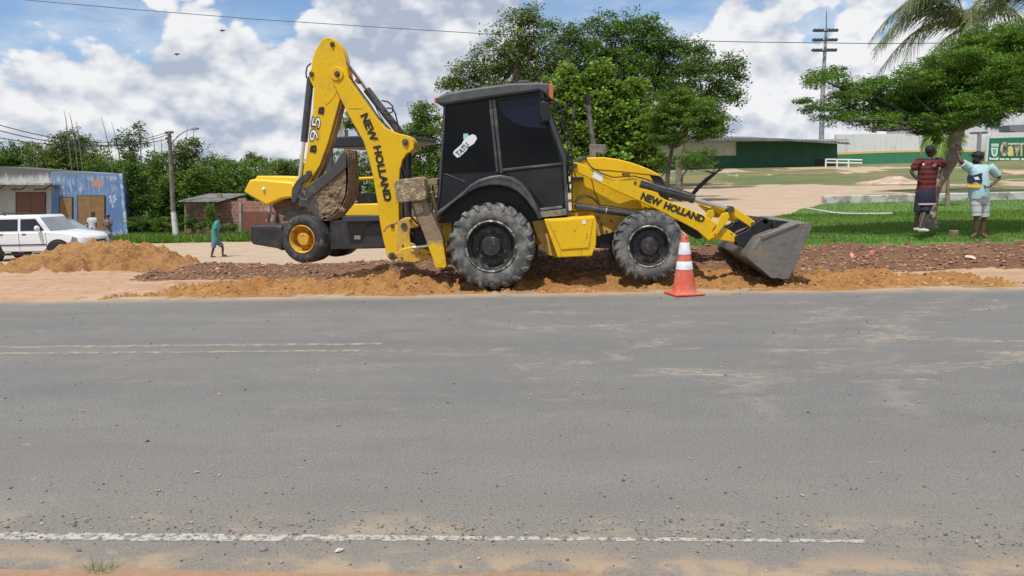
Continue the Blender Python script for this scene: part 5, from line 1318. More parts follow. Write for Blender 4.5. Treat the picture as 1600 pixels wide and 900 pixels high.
# ================================================================= PEOPLE
def skin(name, joints, edges, m, parent=None, sub=2, root=0):
    """one continuous surface grown round a skeleton: joints = (co, rx, ry)"""
    me = bpy.data.meshes.new(name)
    o3 = ORG.get(parent.name, Vector((0, 0, 0))) if parent else Vector((0, 0, 0))
    me.from_pydata([tuple(Vector(j[0])-o3) for j in joints], edges, [])
    ob = bpy.data.objects.new(name, me); col.objects.link(ob)
    md = ob.modifiers.new('skin', 'SKIN'); md.use_smooth_shade = True
    for v, j in zip(me.skin_vertices[0].data, joints): v.radius = (j[1], j[2] if len(j) > 2 else j[1])
    me.skin_vertices[0].data[root].use_root = True
    s_ = ob.modifiers.new('sub', 'SUBSURF'); s_.levels = sub; s_.render_levels = sub
    dg = bpy.context.evaluated_depsgraph_get(); ev = ob.evaluated_get(dg); m2 = bpy.data.meshes.new_from_object(ev)
    ob.modifiers.clear(); ob.data = m2; bpy.data.meshes.remove(me); m2.materials.clear(); m2.materials.append(m); m2.shade_smooth()
    if parent: ob.parent = parent; ORG[ob.name] = o3
    return ob
def merge(name, obs, parent):
    """join finished surfaces into one body mesh"""
    bm = bmesh.new()
    for o_ in obs: bm.from_mesh(o_.data)
    me = bpy.data.meshes.new(name); bm.to_mesh(me); bm.free(); me.shade_smooth(); me.materials.append(obs[0].data.materials[0])
    for o_ in obs: bpy.data.objects.remove(o_)
    ob = bpy.data.objects.new(name, me); col.objects.link(ob); ob.parent = parent; ORG[ob.name] = ORG[parent.name]
    return ob
def person(Y, px, label, skinc, H=None, parts=None, group=None, facing=1, hair=(.012, .01, .009), cap=None, beard=False, fz=0.0, top=None, low=None, shoe=None, band=None, belly=0.0, hemup=0.0):
    """px: joint -> (x, y, dy) in photo pixels and metres of depth"""
    J = {k: U(v[0], v[1], Y+(v[2] if len(v) > 2 else 0)) for k, v in px.items()}
    gz = min(J['ankL'].z, J['ankR'].z)-.07
    T = thing('person', (J['hip'].x, Y, gz), label, 'person', group)
    k = (J['head'].z-gz)/1.60    # size of this body
    ms = mat('skin %.3f' % skinc[0], None, .55, fn=flat(skinc, .15, 9))
    order = ['hip', 'waist', 'chest', 'neck', 'hL', 'kneeL', 'ankL', 'hR', 'kneeR', 'ankR', 'shL', 'elL', 'wrL', 'shR', 'elR', 'wrR', 'toeL', 'toeR', 'chin']
    f = Vector((facing[0], facing[1], 0)).normalized()
    J['hL'] = J['hip']+(J['thL']-J['hip']); J['hR'] = J['hip']+(J['thR']-J['hip'])
    J['toeL'] = J['ankL']+Vector((px['toeL'][0], px['toeL'][1], -.055*k)) if 'toeL' in px else J['ankL']+f*.13*k-Vector((0, 0, .055*k))
    J['toeR'] = J['ankR']+Vector((px['toeR'][0], px['toeR'][1], -.055*k)) if 'toeR' in px else J['ankR']+f*.13*k-Vector((0, 0, .055*k))
    J['chin'] = J['head']-Vector((0, 0, .10*k))
    R = dict(hip=.105, waist=.100, chest=.110, neck=.058, hL=.088, kneeL=.056, ankL=.040, hR=.088, kneeR=.056, ankR=.040, shL=.062, elL=.042, wrL=.030, shR=.062, elR=.042, wrR=.030, toeL=.034, toeR=.034, chin=.055)
    idx = {n_: i_ for i_, n_ in enumerate(order)}
    E = [('hip', 'waist'), ('waist', 'chest'), ('chest', 'neck'), ('neck', 'chin'), ('hip', 'hL'), ('hL', 'kneeL'), ('kneeL', 'ankL'), ('ankL', 'toeL'), ('hip', 'hR'), ('hR', 'kneeR'), ('kneeR', 'ankR'), ('ankR', 'toeR'), ('chest', 'shL'), ('shL', 'elL'), ('elL', 'wrL'), ('chest', 'shR'), ('shR', 'elR'), ('elR', 'wrR')]
    b = skin('b', [(J[n_], R[n_]*k*.95) for n_ in order], [(idx[a], idx[c_]) for a, c_ in E], ms, T, 2)
    obs = [b]
    # head with brow, nose, chin and ears
    hm = MB(); hc = J['head']; up = (hc-J['neck']).normalized(); rt = f.cross(Vector((0, 0, 1))).normalized()
    if 'look' in px: lf = Vector((*px['look'], 0)).normalized()
    else: lf = f
    rt = lf.cross(Vector((0, 0, 1))).normalized(); n_u, n_v = 20, 14
    vs = []; fs = []
    for a in range(n_v+1):
        ph = math.pi*a/n_v
        for c_ in range(n_u):
            th = 2*math.pi*c_/n_u; x_ = math.sin(ph)*math.cos(th); y_ = math.sin(ph)*math.sin(th); z_ = -math.cos(ph)
            fx, sx_ = .098, .076
            if x_ > 0 and z_ < .1: fx = .098-.010*max(0, -z_)        # face plane
            w_ = 1-.22*max(0, -z_)**1.3                              # jaw narrower
            p_ = lf*(x_*fx*w_)+rt*(y_*sx_*w_)+Vector((0, 0, z_*.118))
            if x_ > .93 and -.35 < z_ < .12: p_ += lf*.022*(1-abs(z_+.2)*2.0)   # nose
            if x_ > .8 and abs(z_+.02) < .13 and .2 < abs(y_) < .55: p_ -= lf*.008     # eye sockets
            if x_ > .8 and -.62 < z_ < -.48 and abs(y_) < .4: p_ += lf*.006     # lips
            vs.append(hc+p_*k)
    for a in range(n_v):
        for c_ in range(n_u): fs.append((a*n_u+c_, a*n_u+(c_+1) % n_u, (a+1)*n_u+(c_+1) % n_u, (a+1)*n_u+c_))
    hm.add(vs, fs)
    for sd_ in (-1, 1): hm.ball(hc+rt*sd_*.076*k-Vector((0, 0, .005)), .024*k, 8, 6, (.6, .6, 1.1))
    obs.append(hm.build('h', ms, T, smooth=60))
    # hands: palm, four curled fingers and a thumb
    for s_ in 'LR':
        w0 = J['wr'+s_]; d_ = (w0-J['el'+s_]).normalized()
        if 'hand'+s_ in px: d_ = Vector(px['hand'+s_]).normalized()
        sd3 = d_.cross(Vector((0, 0, 1)) if abs(d_.z) < .8 else f).normalized(); dn = d_.cross(sd3).normalized()
        jo = [(w0, .026*k, .022*k), (w0+d_*.075*k, .038*k, .017*k)]; ed = [(0, 1)]
        obs.append(skin('p', jo, ed, ms, T, 1))
        for q_ in range(4):
            b0 = w0+d_*.078*k+sd3*(q_-1.5)*.019*k; L_ = (.032, .038, .036, .028)[q_]*k
            obs.append(skin('f', [(b0, .0088*k), (b0+d_*L_, .0082*k), (b0+d_*L_*1.5-dn*L_*.7, .0075*k), (b0+d_*L_*1.4-dn*L_*1.5, .0065*k)], [(0, 1), (1, 2), (2, 3)], ms, T, 1))
        b0 = w0+d_*.03*k+sd3*.032*k; obs.append(skin('t', [(b0, .011*k), (b0+(d_+sd3).normalized()*.035*k, .0095*k), (b0+(d_*1.4+sd3*.7).normalized()*.062*k, .008*k)], [(0, 1), (1, 2)], ms, T, 1))
    body = merge('body', obs, T)
    # eyes, mouth
    m = MB()
    for sd_ in (-1, 1): m.ball(hc+lf*.083*k+rt*sd_*.030*k+Vector((0, 0, .004*k)), .0125*k, 8, 6)
    m.build('eyes', mat('eye', (.10, .09, .085), .3), T)
    m = MB(); m.ball(hc+lf*.088*k-Vector((0, 0, .062*k)), .020*k, 8, 5, (.9, .9, .28)); m.build('mouth', mat('lips', tuple(c_*.6+.03 for c_ in skinc), .5), T)
    # hair cap
    m = MB(); m.ball(hc-lf*.012*k+Vector((0, 0, .030*k)), .100*k, 16, 10, (1.0, 1.0, .98)); m.build('hair', mat('black hair', hair, .8), T, smooth=60)
    if beard: m = MB(); m.ball(hc+lf*.038*k-Vector((0, 0, .070*k)), .064*k, 12, 8, (1, 1, .85)); m.build('beard', mat('black hair', hair, .8), T, smooth=60)
    if cap:
        m = MB(); m.ball(hc+Vector((0, 0, .045*k)), .106*k, 16, 10, (1, 1, .80)); hh = m.build('cap', cap, T, smooth=60)
        m = MB(); c0 = hc+lf*.12*k+Vector((0, 0, .055*k)); m.ball(c0, .075*k, 14, 6, (1, 1, .14)); m.build('cap_brim', cap, hh, smooth=60)
    # clothes: rings laid round the torso and limbs
    lat = (J['shR']-J['shL']); lat.z *= .3; lat.normalize(); 
    def rings(m, rows, n=20):
        k0 = len(m.v); m.mark()
        for c_, rx, ry in rows:
            c_ = Vector(c_); fr = lat.cross(Vector((0, 0, 1))).normalized()
            for a in range(n):
                t_ = 2*math.pi*a/n; wob = 1+.035*math.sin(3*t_+c_.z*19)+.02*math.sin(7*t_+c_.z*41)
                m.v.append(tuple(c_+lat*math.cos(t_)*rx*k*wob+fr*math.sin(t_)*ry*k*wob))
        for r_ in range(len(rows)-1):
            for a in range(n): m.f.append((k0+r_*n+a, k0+r_*n+(a+1) % n, k0+(r_+1)*n+(a+1) % n, k0+(r_+1)*n+a))
        m.f.append(tuple(k0+a for a in range(n-1, -1, -1))); m.f.append(tuple(k0+(len(rows)-1)*n+a for a in range(n)))
    z_ = Vector((0, 0, 1)); hip, wa, ch, nk = J['hip'], J['waist'], J['chest'], J['neck']; shm = J['shL'].lerp(J['shR'], .5)
    w2 = max((J['shR']-J['shL']).length/2/k, .15); bl = belly
    m = MB()
    rings(m, [(hip-z_*(.07-hemup)*k, .165, .135), (hip-z_*(.065-hemup)*k, .182, .150), (hip+z_*hemup*1.1*k, .180+bl*.5, .150+bl*.5), (hip.lerp(wa, .6), .172+bl, .145+bl), (wa, .172+bl, .145+bl), (wa.lerp(ch, .5), .182+bl*.4, .145+bl*.5), (ch, .192, .145), (shm-z_*.05*k, w2+.015, .130), (shm+z_*.012*k, w2-.01, .105), (shm.lerp(nk, .45)+z_*.03*k, w2*.62, .085), (nk-z_*.005*k, .070, .070), (nk, .060, .060)])
    for s_ in 'LR':
        a, b_ = J['sh'+s_], J['el'+s_]; e_ = a.lerp(b_, .72)
        m.pipe([a.lerp(shm, .30), a.lerp(shm, .06), a.lerp(b_, .2), a.lerp(b_, .45), e_, e_.lerp(a, .02)], [.085*k, .092*k, .088*k, .080*k, .078*k, .060*k], 14)
    m.build('shirt', top, T, smooth=60)
    m = MB()
    rings(m, [(hip+z_*.05*k, .150, .120), (hip+z_*.03*k, .165, .135), (hip-z_*.05*k, .174, .142), (J['hL'].lerp(J['hR'], .5)-z_*.05*k, .170, .140), (J['hL'].lerp(J['hR'], .5)-z_*.12*k, .09, .09)])
    for s_ in 'LR':
        a, b_ = J['h'+s_], J['knee'+s_]; e_ = a.lerp(b_, .90)
        m.pipe([a+z_*.03*k, a.lerp(b_, .15), a.lerp(b_, .5), a.lerp(b_, .8), e_, e_.lerp(a, .02)], [.100*k, .108*k, .098*k, .090*k, .090*k, .066*k], 14)
    m.build('shorts', low, T, smooth=60)
    for s_ in 'LR':
        a = J['ank'+s_]; t_ = J['toe'+s_]; d_ = (t_-a); d_.z = 0; d_.normalize(); z0 = a.z-.07*k
        if shoe:
            jo = [(Vector((a.x, a.y, z0+.045*k))-d_*.035*k, .046*k, .046*k), (Vector((a.x, a.y, z0+.045*k))+d_*.07*k, .048*k, .040*k), (Vector((a.x, a.y, z0+.032*k))+d_*.17*k, .042*k, .028*k)]
            skin('shoe', jo, [(0, 1), (1, 2)], shoe, T, 2)
        else:
            m = MB(); c0 = Vector((a.x, a.y, z0))+d_*.055*k; m.ball(c0+Vector((0, 0, .006)), .13*k, 14, 6, (.5+.5*abs(d_.x), .5+.5*abs(d_.y), .10)); m.build('flip_flop', M_letter, T, smooth=60)
    return T, J, k
def stripes_mat(name, c1, c2, per, duty=.5, c3=None, z3=None, z4=None, band=None, bz=None):
    def f(n, v):
        s_ = n.new('ShaderNodeSeparateXYZ'); n.put(s_.inputs[0], v)
        g_ = n.math('FRACT', n.math('DIVIDE', s_.outputs[2], per))
        k = n.mix(n.ramp(g_, duty-.04, duty+.04), c1, c2)
        if c3: k = n.mix(n.math('LESS_THAN', s_.outputs[2], z3), k, c3)
        return k
    return mat(name, None, .85, fn=f)
YP = 13.75
dk = (.050, .028, .018)
M_jer = stripes_mat('red and black striped jersey', (.16, .014, .016), (.018, .009, .011), .085, .62)
M_navy = mat('navy cloth', (.012, .013, .028), .85)
TA, JA, kA = person(YP, dict(hip=(1446, 304, 0), waist=(1447, 288), chest=(1451, 259), neck=(1453, 248), head=(1454.5, 236.5), thL=(1439, 309, 0), kneeL=(1434, 333, -.03), ankL=(1430, 356, 0), thR=(1453, 309, 0), kneeR=(1444, 334, -.12), ankR=(1437, 357.5, -.22), shL=(1437.5, 252, .0), elL=(1423, 268, .02), wrL=(1433, 280, -.06), shR=(1467, 252.5, 0), elR=(1477, 259, .12), wrR=(1466, 257, -.12), toeL=(.12, -.06), toeR=(.13, -.07), look=(.9, -.35), handL=(.6, 0, -.6), handR=(-.9, -.2, .1)),
    'man in a red and black striped jersey leaning by the crooked tree trunk', dk, hemup=.10, facing=(.5, -.8), top=M_jer, low=M_navy, shoe=mat('white shoe', (.50, .49, .45), .7))
a = MB(); hp_ = JA['hip']
a.lathe(hp_, [(.150*kA, -.17*kA), (.190*kA, -.165*kA), (.190*kA, -.06*kA), (.176*kA, .08*kA), (.14*kA, .12*kA)], 20, 'Z'); a.build('undershirt', M_navy, TA, smooth=60)
a = MB(); a.lathe(hp_, [(.150*kA, -.205*kA), (.194*kA, -.20*kA), (.196*kA, -.168*kA), (.15*kA, -.165*kA)], 20, 'Z'); a.build('white_hem', mat('white hem', (.55, .50, .50), .8), TA, smooth=60)
def badge(x, y, r, m_, par, Yb, name='badge'):
    a = MB(); a.ball(U(x, y, Yb), r, 10, 6, (1, .3, 1)); a.build(name, m_, par, smooth=60)
badge(1443, 257, .020, M_whit, TA, YP-.150); badge(1460, 258, .032, mat('crest', (.45, .30, .28), .7), TA, YP-.150)
br = (.12, .058, .036)
M_ltb = mat('light blue shirt', None, .85, fn=lambda n, v: n.mix(n.noise(v, 5, 4), (.34, .52, .55), (.42, .60, .62)))
M_shorts = stripes_mat('pale striped shorts', (.50, .53, .52), (.26, .30, .33), .12, .80)
TB, JB, kB = person(YP, dict(hip=(1530, 305, 0), waist=(1530, 290), chest=(1529, 268), neck=(1530, 257), head=(1527.5, 246.5), thL=(1525, 310, 0), kneeL=(1526, 340, -.02), ankL=(1525, 366, 0), thR=(1537, 311, .02), kneeR=(1538, 341, .04), ankR=(1535, 366.5, .05), shL=(1512, 261, .0), elL=(1501, 252, -.06), wrL=(1496, 236, .02), shR=(1548, 262, 0), elR=(1562, 278, .05), wrR=(1547, 291, -.12), toeL=(-.12, -.05), toeR=(.03, -.13), look=(-1, -.25), handL=(-.1, .1, 1), handR=(-.85, -.2, -.15)),
    'man in a light blue printed t-shirt and cap with one hand on the tree trunk', br, facing=(-.5, -.8), beard=True, belly=.02, cap=mat('dark cap', None, .8, fn=flat((.016, .018, .028), .4, 20)), top=M_ltb, low=M_shorts)
# print on the shirt, bent round the belly
def conform(px, m_, nm, lift):
    cx_ = U(1530, 282, YP).x; a = MB(); f_ = []
    for x, y in px:
        q = U(x, y, YP-.15); t_ = min(.92, abs(q.x-cx_)/(.20*kB)); f_.append(Vector((q.x, YP-(.166*kB)*math.sqrt(1-t_*t_)-lift, q.z)))
    a.ext(f_, (0, .02, 0)); a.build(nm, m_, TB)
M_pn = mat('navy print', (.012, .018, .07), .8); M_py = mat('yellow print', (.62, .42, .02), .8)
for px, m_, nm in (([(1516, 276), (1518, 273.5), (1524, 274), (1529, 272), (1535, 270), (1534, 276), (1535, 284), (1532, 287), (1527, 283), (1522, 286), (1516, 286)], M_pn, 'shirt_print'), ([(1515.5, 287), (1522, 288), (1527, 286.5), (1533, 289), (1531, 293.5), (1515.5, 292.5)], M_py, 'shirt_print')):
    conform(px, m_, nm, .012)
conform([(1524, 277), (1529, 276), (1531, 281), (1527, 281), (1523, 283)], M_whit, 'shirt_print', .018)
# walking man in teal
M_tl = mat('teal shirt', (.045, .25, .22), .85); M_jean = mat('blue denim', (.11, .17, .27), .85)
YW = 28.0
person(YW, dict(hip=(336.5, 374), waist=(336, 364), chest=(338, 351), neck=(341, 344.5), head=(344, 338.5), thL=(335, 376.5, -.08), kneeL=(333.5, 388, -.10), ankL=(330.5, 400, -.08), thR=(338, 376.5, .08), kneeR=(348, 385, .1), ankR=(348, 398, .1), shL=(337.5, 349, -.17), elL=(337.5, 361, -.2), wrL=(341, 371, -.22), shR=(340, 349, .17), elR=(345, 359, .22), wrR=(351, 366, .22)),
    'man in a teal shirt and blue shorts walking across the pale dirt', (.075, .036, .022), facing=(1, 0), top=M_tl, low=M_jean, shoe=M_letter)
Y1 = 38.5
person(Y1, dict(hip=(145, 358), waist=(144.5, 352), chest=(144, 344), neck=(144, 339.5), head=(145.5, 334.5), thL=(142, 360), kneeL=(142, 372), ankL=(142, 384), thR=(148, 360), kneeR=(148, 372), ankR=(148, 384), shL=(139.5, 342.5), elL=(137.5, 349), wrL=(142, 355, -.12), shR=(148.5, 342.5), elR=(150, 349.5), wrR=(150, 356)),
    'man in a white shirt standing by the roller door behind the cars', (.09, .045, .03), facing=(.6, -.6), top=mat('white grey shirt', (.48, .50, .54), .85), low=mat('dark blue trousers', (.05, .07, .12), .85), shoe=M_letter)
Y2 = 40.0
person(Y2, dict(hip=(169, 360), waist=(168.5, 354), chest=(168, 346.5), neck=(168, 342), head=(168.5, 337.5), thL=(166, 362), kneeL=(166, 372), ankL=(166, 382), thR=(172, 362), kneeR=(172, 372), ankR=(172, 382), shL=(163.5, 345), elL=(161.5, 352), wrL=(168, 352.5, -.22), shR=(172.5, 345), elR=(175, 352), wrR=(169, 354, -.22)),
    'man in a cap and brownish shirt with folded arms in front of the blue wall', (.09, .045, .03), facing=(.3, -.8), cap=mat('grey cap', (.10, .09, .09), .8), top=mat('brownish shirt', (.17, .13, .12), .85), low=mat('grey brown trousers', (.12, .10, .085), .85), shoe=M_letter)

# ================================================================= VEGETATION
RS = np.random.RandomState(11)
def leaf_mesh(C, T, size, flat_=.6, asp=.42):
    """C (n,3) leaf centres, T (n,) tint -> quads"""
    n = len(C)
    d = RS.normal(size=(n, 3)); d[:, 2] *= .55; d /= np.linalg.norm(d, axis=1)[:, None]
    nrm = RS.normal(size=(n, 3)); nrm[:, 2] = np.abs(nrm[:, 2])+flat_; s = np.cross(d, nrm); s /= np.linalg.norm(s, axis=1)[:, None]
    L = size*RS.uniform(.6, 1.35, n)[:, None]
    V = np.stack([C-d*L*.5, C+s*L*asp*.5, C+d*L*.5, C-s*L*asp*.5], 1).reshape(-1, 3)
    hue = np.stack([RS.uniform(.8, 1.35, n), np.ones(n), RS.uniform(.7, 1.2, n)], 1)
    return V, np.arange(4*n).reshape(-1, 4), np.repeat(T[:, None]*hue, 4, 0)
DENS = 2.5
def crown_pts(blobs, per, Y, sp, nl, depth=.85, flat_z=.6, hollow=.35):
    """blobs: (px, py, rx, ry[, dY]) in photo pixels; per = clumps per square pixel-radius"""
    Cs, Ts = [], []
    for b in blobs:
        dY = b[4] if len(b) > 4 else 0
        c = np.array(U(b[0], b[1], Y+dY)); k = 1/PPM(Y+dY); rx, rz = b[2]*k, b[3]*k; ry = rx*depth
        n = max(8, int(per*DENS*b[2]*b[3]))
        d = RS.normal(size=(n, 3)); d /= np.linalg.norm(d, axis=1)[:, None]
        r = hollow+(1.05-hollow)*RS.rand(n)**.6
        lump = 1+.35*(vnoise(d[:, 0]*2.2+b[0], d[:, 2]*2.2+b[1]+d[:, 1])-.5)
        P = c+d*r[:, None]*lump[:, None]*np.array([rx, ry, rz])
        m = nl; Q = np.repeat(P, m, 0)+np.clip(RS.normal(size=(n*m, 3)), -1.7, 1.7)*sp*np.array([1, 1, flat_z])*np.repeat(RS.uniform(.6, 1.3, n), m)[:, None]
        Cs.append(Q); Ts.append(np.repeat(RS.uniform(.55, 1.5, n), m)*RS.uniform(.85, 1.15, n*m))
    return np.concatenate(Cs), np.concatenate(Ts)
def limbs(m, root, tips, r0, bend=.15):
    rr = random.Random(len(tips)*7+1)
    for t in tips:
        A, B = Vector(root), Vector(t); L = (B-A).length
        pts = [A.lerp(B, s)+Vector((rr.uniform(-1, 1), rr.uniform(-1, 1), rr.uniform(-.3, 1)))*L*bend*math.sin(math.pi*s)*.5 for s in (0, .25, .5, .75, 1)]
        m.pipe(pts, [r0, r0*.75, r0*.5, r0*.32, r0*.12], 7)
M_bark = mat('grey brown bark', None, .95, fn=wear((.15, .12, .09), (.24, .20, .155), 6, .4, .62, (.07, .055, .04), 12, .58, .66), bump=(12, 1, .04))
M_barkd = mat('dark bark', None, .95, fn=wear((.060, .050, .040), (.10, .085, .065), 6, .4, .62), bump=(12, 1, .04))
M_bark2 = mat('pale bark', None, .95, fn=wear((.30, .24, .17), (.20, .155, .11), 5, .4, .6, (.40, .36, .31), 9, .58, .66), bump=(14, 1, .03))
def tree(name, label, cat, Y, blobs, leafm, size, per, nl, sp, trunk=None, tr=.2, ntip=14, group=None, bark=None, limb_r=None, depth=.85, hollow=.35, flat_z=.6, asp=.42, base=None):
    b = blobs[0]
    bx, by = (trunk[0] if trunk else (b[0], b[1]+b[3]))
    p = U(bx, by, Y); gz = hz(p.x, p.y)
    T = thing(name, (p.x, p.y, gz), label, cat, group)
    C, Tn = crown_pts(blobs, per, Y, sp*.50, int(nl*1.45), depth, flat_z, hollow)
    k = C[:, 2] > gz+.05; C, Tn = C[k], Tn[k]
    V, F, tt = leaf_mesh(C, Tn, size*.72, asp=asp)
    npmesh('crown', V, F, leafm, T, colr=tt)
    m = MB()
    if trunk:
        pts = [U(x, y, Y) for x, y in trunk]; pts[0].z = gz-.15
        m.pipe(pts, [tr*(1.25 if i_ == 0 else 1-.35*i_/len(pts)) for i_ in range(len(pts))], 10); top = pts[-1]
    else:
        top = U(b[0], b[1], Y); m.pipe([Vector((p.x, p.y, gz-.1)), Vector((top.x, top.y, (gz+top.z)/2)), top], [tr, tr*.8, tr*.5], 8)
    idx = RS.choice(len(C), min(ntip, len(C)), replace=False)
    limbs(m, top, [top.lerp(Vector(C[i_]), .8) for i_ in idx], limb_r or tr*.4)
    m.build('trunk', bark or M_bark, T, smooth=60)
    return T
L_dark = leafmat('leaf dark', (.044, .110, .018), (.085, .175, .028), .25)
L_mid = leafmat('leaf mid', (.065, .145, .020), (.115, .21, .030), .28)
L_yel = leafmat('leaf yellow green', (.12, .235, .032), (.18, .30, .048), .35)
L_fresh = leafmat('leaf fresh', (.048, .140, .016), (.090, .20, .024), .3)
L_olive = leafmat('leaf olive', (.070, .115, .026), (.11, .155, .036), .25)

# -- right foreground tree, flat layered crown over the two men
NT_ = [(1300, 126, 42, 10, .0), (1284, 118, 22, 7, .5), (1345, 140, 44, 13, .4), (1276, 168, 26, 9, -.3), (1318, 183, 42, 12, -.2), (1350, 166, 50, 17, .6), (1385, 190, 55, 14, -.3), (1420, 168, 60, 27, .3), (1440, 138, 60, 22, .8), (1475, 160, 62, 34, .2), (1500, 122, 62, 38, .6), (1545, 105, 60, 46, .2), (1585, 80, 50, 40, .6), (1600, 135, 46, 42, .0), (1620, 95, 60, 50, .4), (1520, 165, 50, 26, -.6), (1470, 192, 52, 13, -.4), (1565, 160, 35, 18, -.3), (1510, 88, 36, 20, .9), (1450, 205, 35, 9, .2), (1515, 75, 34, 20, .3), (1528, 62, 26, 18, .9), (1455, 108, 46, 20, .4), (1425, 128, 46, 20, -.2), (1495, 90, 36, 18, -.3), (1560, 60, 36, 24, .8), (1380, 128, 34, 9, .5), (1330, 150, 50, 12, .2), (1540, 185, 30, 12, .3), (1500, 145, 60, 40, .9), (1560, 130, 60, 50, -.5), (1465, 175, 60, 28, .9), (1405, 160, 40, 26, .9), (1590, 60, 40, 26, -.2), (1300, 112, 24, 6, .3), (1255, 158, 9, 4, -.3)]
T0 = thing('shade_tree', onG(1452, 352), 'spreading flat-crowned tree with a crooked trunk between the two men', 'tree')
C, Tn = crown_pts(NT_, .031, 14.6, .082, 72, 1.0, .36, .15)
V, F, tt = leaf_mesh(C, Tn, .050, 1.0, .40); npmesh('crown', V, F, L_fresh, T0, colr=tt)
m = MB(); YT = 14.35
tp = [(1452, 356), (1453, 342), (1456, 322), (1459, 303), (1466, 285), (1477, 268), (1486, 252), (1491, 234), (1493, 216), (1497, 200)]
m.pipe([U(x, y, YT) for x, y in tp], [.15, .11, .095, .09, .092, .10, .105, .10, .11, .12], 12)
top = U(1497, 203, YT)
tips = [(1262, 166), (1290, 172), (1330, 188), (1268, 115), (1320, 128), (1370, 150), (1400, 185), (1430, 150), (1470, 120), (1510, 100), (1545, 90), (1580, 110), (1612, 118), (1598, 150), (1560, 165), (1480, 170), (1440, 190), (1530, 140), (1625, 80), (1350, 203)]
rr = random.Random(5); m2 = MB()
for x, y in tips:
    B = U(x, y, YT+rr.uniform(-.6, 1.2)); A = top
    mid = A.lerp(B, .45)+Vector((0, 0, -.10 if y > 150 else .05)); mid.z = A.z+(B.z-A.z)*.30+.05
    (m if x > 1450 and y > 90 else m2).pipe([A, A.lerp(mid, .5)+Vector((rr.uniform(-.04, .04), 0, .0)), mid, mid.lerp(B, .5)+Vector((0, 0, rr.uniform(-.04, .05))), B], [.060, .046, .032, .018, .008], 7)
tk = m.build('trunk', M_bark2, T0, smooth=60)
m2.build('limb', M_barkd, tk, smooth=60)
m = MB(); m.pipe([U(x, y, YT-.03) for x, y in ((1458, 353), (1454, 342), (1457, 326), (1458, 314))], [.095, .085, .075, .04], 10); m.build('root_flare', mat('white patched bark', None, .95, fn=wear((.33, .30, .26), (.09, .075, .06), 13, .42, .54)), T0, smooth=60)

# -- big trees behind the tractor
tree('tall_tree', 'tall thin-leaved dark tree rising left behind the black cab', 'tree', 38, [(808, 70, 40, 48), (822, 28, 24, 20), (770, 100, 38, 32), (735, 118, 30, 24), (712, 130, 22, 14), (770, 145, 50, 26), (840, 95, 30, 50), (855, 150, 40, 60), (795, 170, 60, 40), (700, 128, 14, 7)], L_olive, .20, .020, 42, .50, [(800, 300), (802, 220), (806, 150), (808, 100)], .28, 26, hollow=.1)
tree('broad_tree', 'broad dense green tree with the highest crown behind the bonnet', 'tree', 40, [(935, 62, 52, 34), (985, 55, 40, 34), (1010, 95, 50, 50), (900, 110, 48, 55), (960, 130, 70, 60), (1050, 120, 40, 48), (1010, 40, 24, 16), (880, 60, 22, 18), (1080, 90, 22, 26), (1030, 70, 30, 30), (930, 190, 80, 50), (1020, 190, 60, 50), (860, 40, 10, 8), (1062, 72, 18, 14)], L_dark, .22, .017, 46, .48, [(985, 300), (980, 220), (970, 150), (965, 110)], .38, 30, hollow=.2)
tree('side_tree', 'spreading tree on the right flank of the group behind the bonnet', 'tree', 37, [(1110, 120, 34, 30), (1135, 145, 28, 22), (1140, 98, 22, 14), (1100, 165, 40, 28), (1100, 75, 16, 12), (1085, 105, 22, 22), (1155, 122, 14, 8), (1110, 195, 30, 18), (1060, 150, 30, 34)], L_dark, .20, .020, 42, .42, [(1062, 290), (1060, 250), (1070, 210), (1095, 165)], .15, 26, hollow=.1)
tree('leafy_bush', 'bright green large-leaved bush right behind the exhaust pipe', 'bush', 30, [(900, 150, 34, 32), (945, 140, 34, 34), (980, 165, 34, 36), (925, 190, 44, 44), (970, 210, 46, 40), (880, 125, 22, 20), (870, 190, 26, 40), (1005, 205, 28, 34), (940, 110, 20, 14), (995, 130, 16, 14), (930, 240, 60, 34), (1010, 250, 36, 30), (884, 246, 30, 40)], L_yel, .22, .026, 26, .30, [(945, 310), (945, 260), (944, 220)], .12, 24, hollow=.2, asp=.75)
tree('flat_crown_tree', 'small flat-crowned tree with forked trunk right of the bonnet', 'tree', 27, [(1060, 168, 44, 18), (1095, 172, 36, 15), (1030, 182, 34, 17), (1118, 188, 22, 11), (1075, 195, 52, 20), (1040, 215, 30, 15), (1100, 212, 24, 12), (1065, 150, 22, 10)], L_mid, .13, .045, 40, .20, [(1040, 296), (1043, 276), (1046, 256), (1050, 232)], .085, 24, hollow=.1, flat_z=.4, bark=M_barkd)
tree('thin_shrub', 'sparse light green shrub in front of the green hall', 'shrub', 30, [(1085, 246, 26, 12), (1108, 238, 20, 11), (1068, 256, 18, 10), (1098, 258, 22, 9)], L_fresh, .11, .055, 20, .16, [(1060, 292), (1066, 276), (1075, 262)], .05, 16, hollow=.05)
a = MB(); YD = 28
a.pipe([U(x, y, YD) for x, y in ((1080, 306), (1092, 292), (1104, 281), (1117, 271), (1128, 262))], [.07, .075, .08, .05, .02], 8)
a.pipe([U(x, y, YD) for x, y in ((1117, 271), (1106, 268), (1098, 267))], [.04, .03, .01], 6); a.pipe([U(x, y, YD) for x, y in ((1110, 277), (1116, 266), (1121, 256))], [.03, .02, .008], 6); a.pipe([U(x, y, YD) for x, y in ((1120, 269), (1127, 266), (1133, 262))], [.025, .02, .008], 6)
tag(a.build('dead_branch', mat('dark dead wood', (.035, .03, .026), .95), None, smooth=60), 'dark dead branch sticking up diagonally in front of the green hall', 'branch')
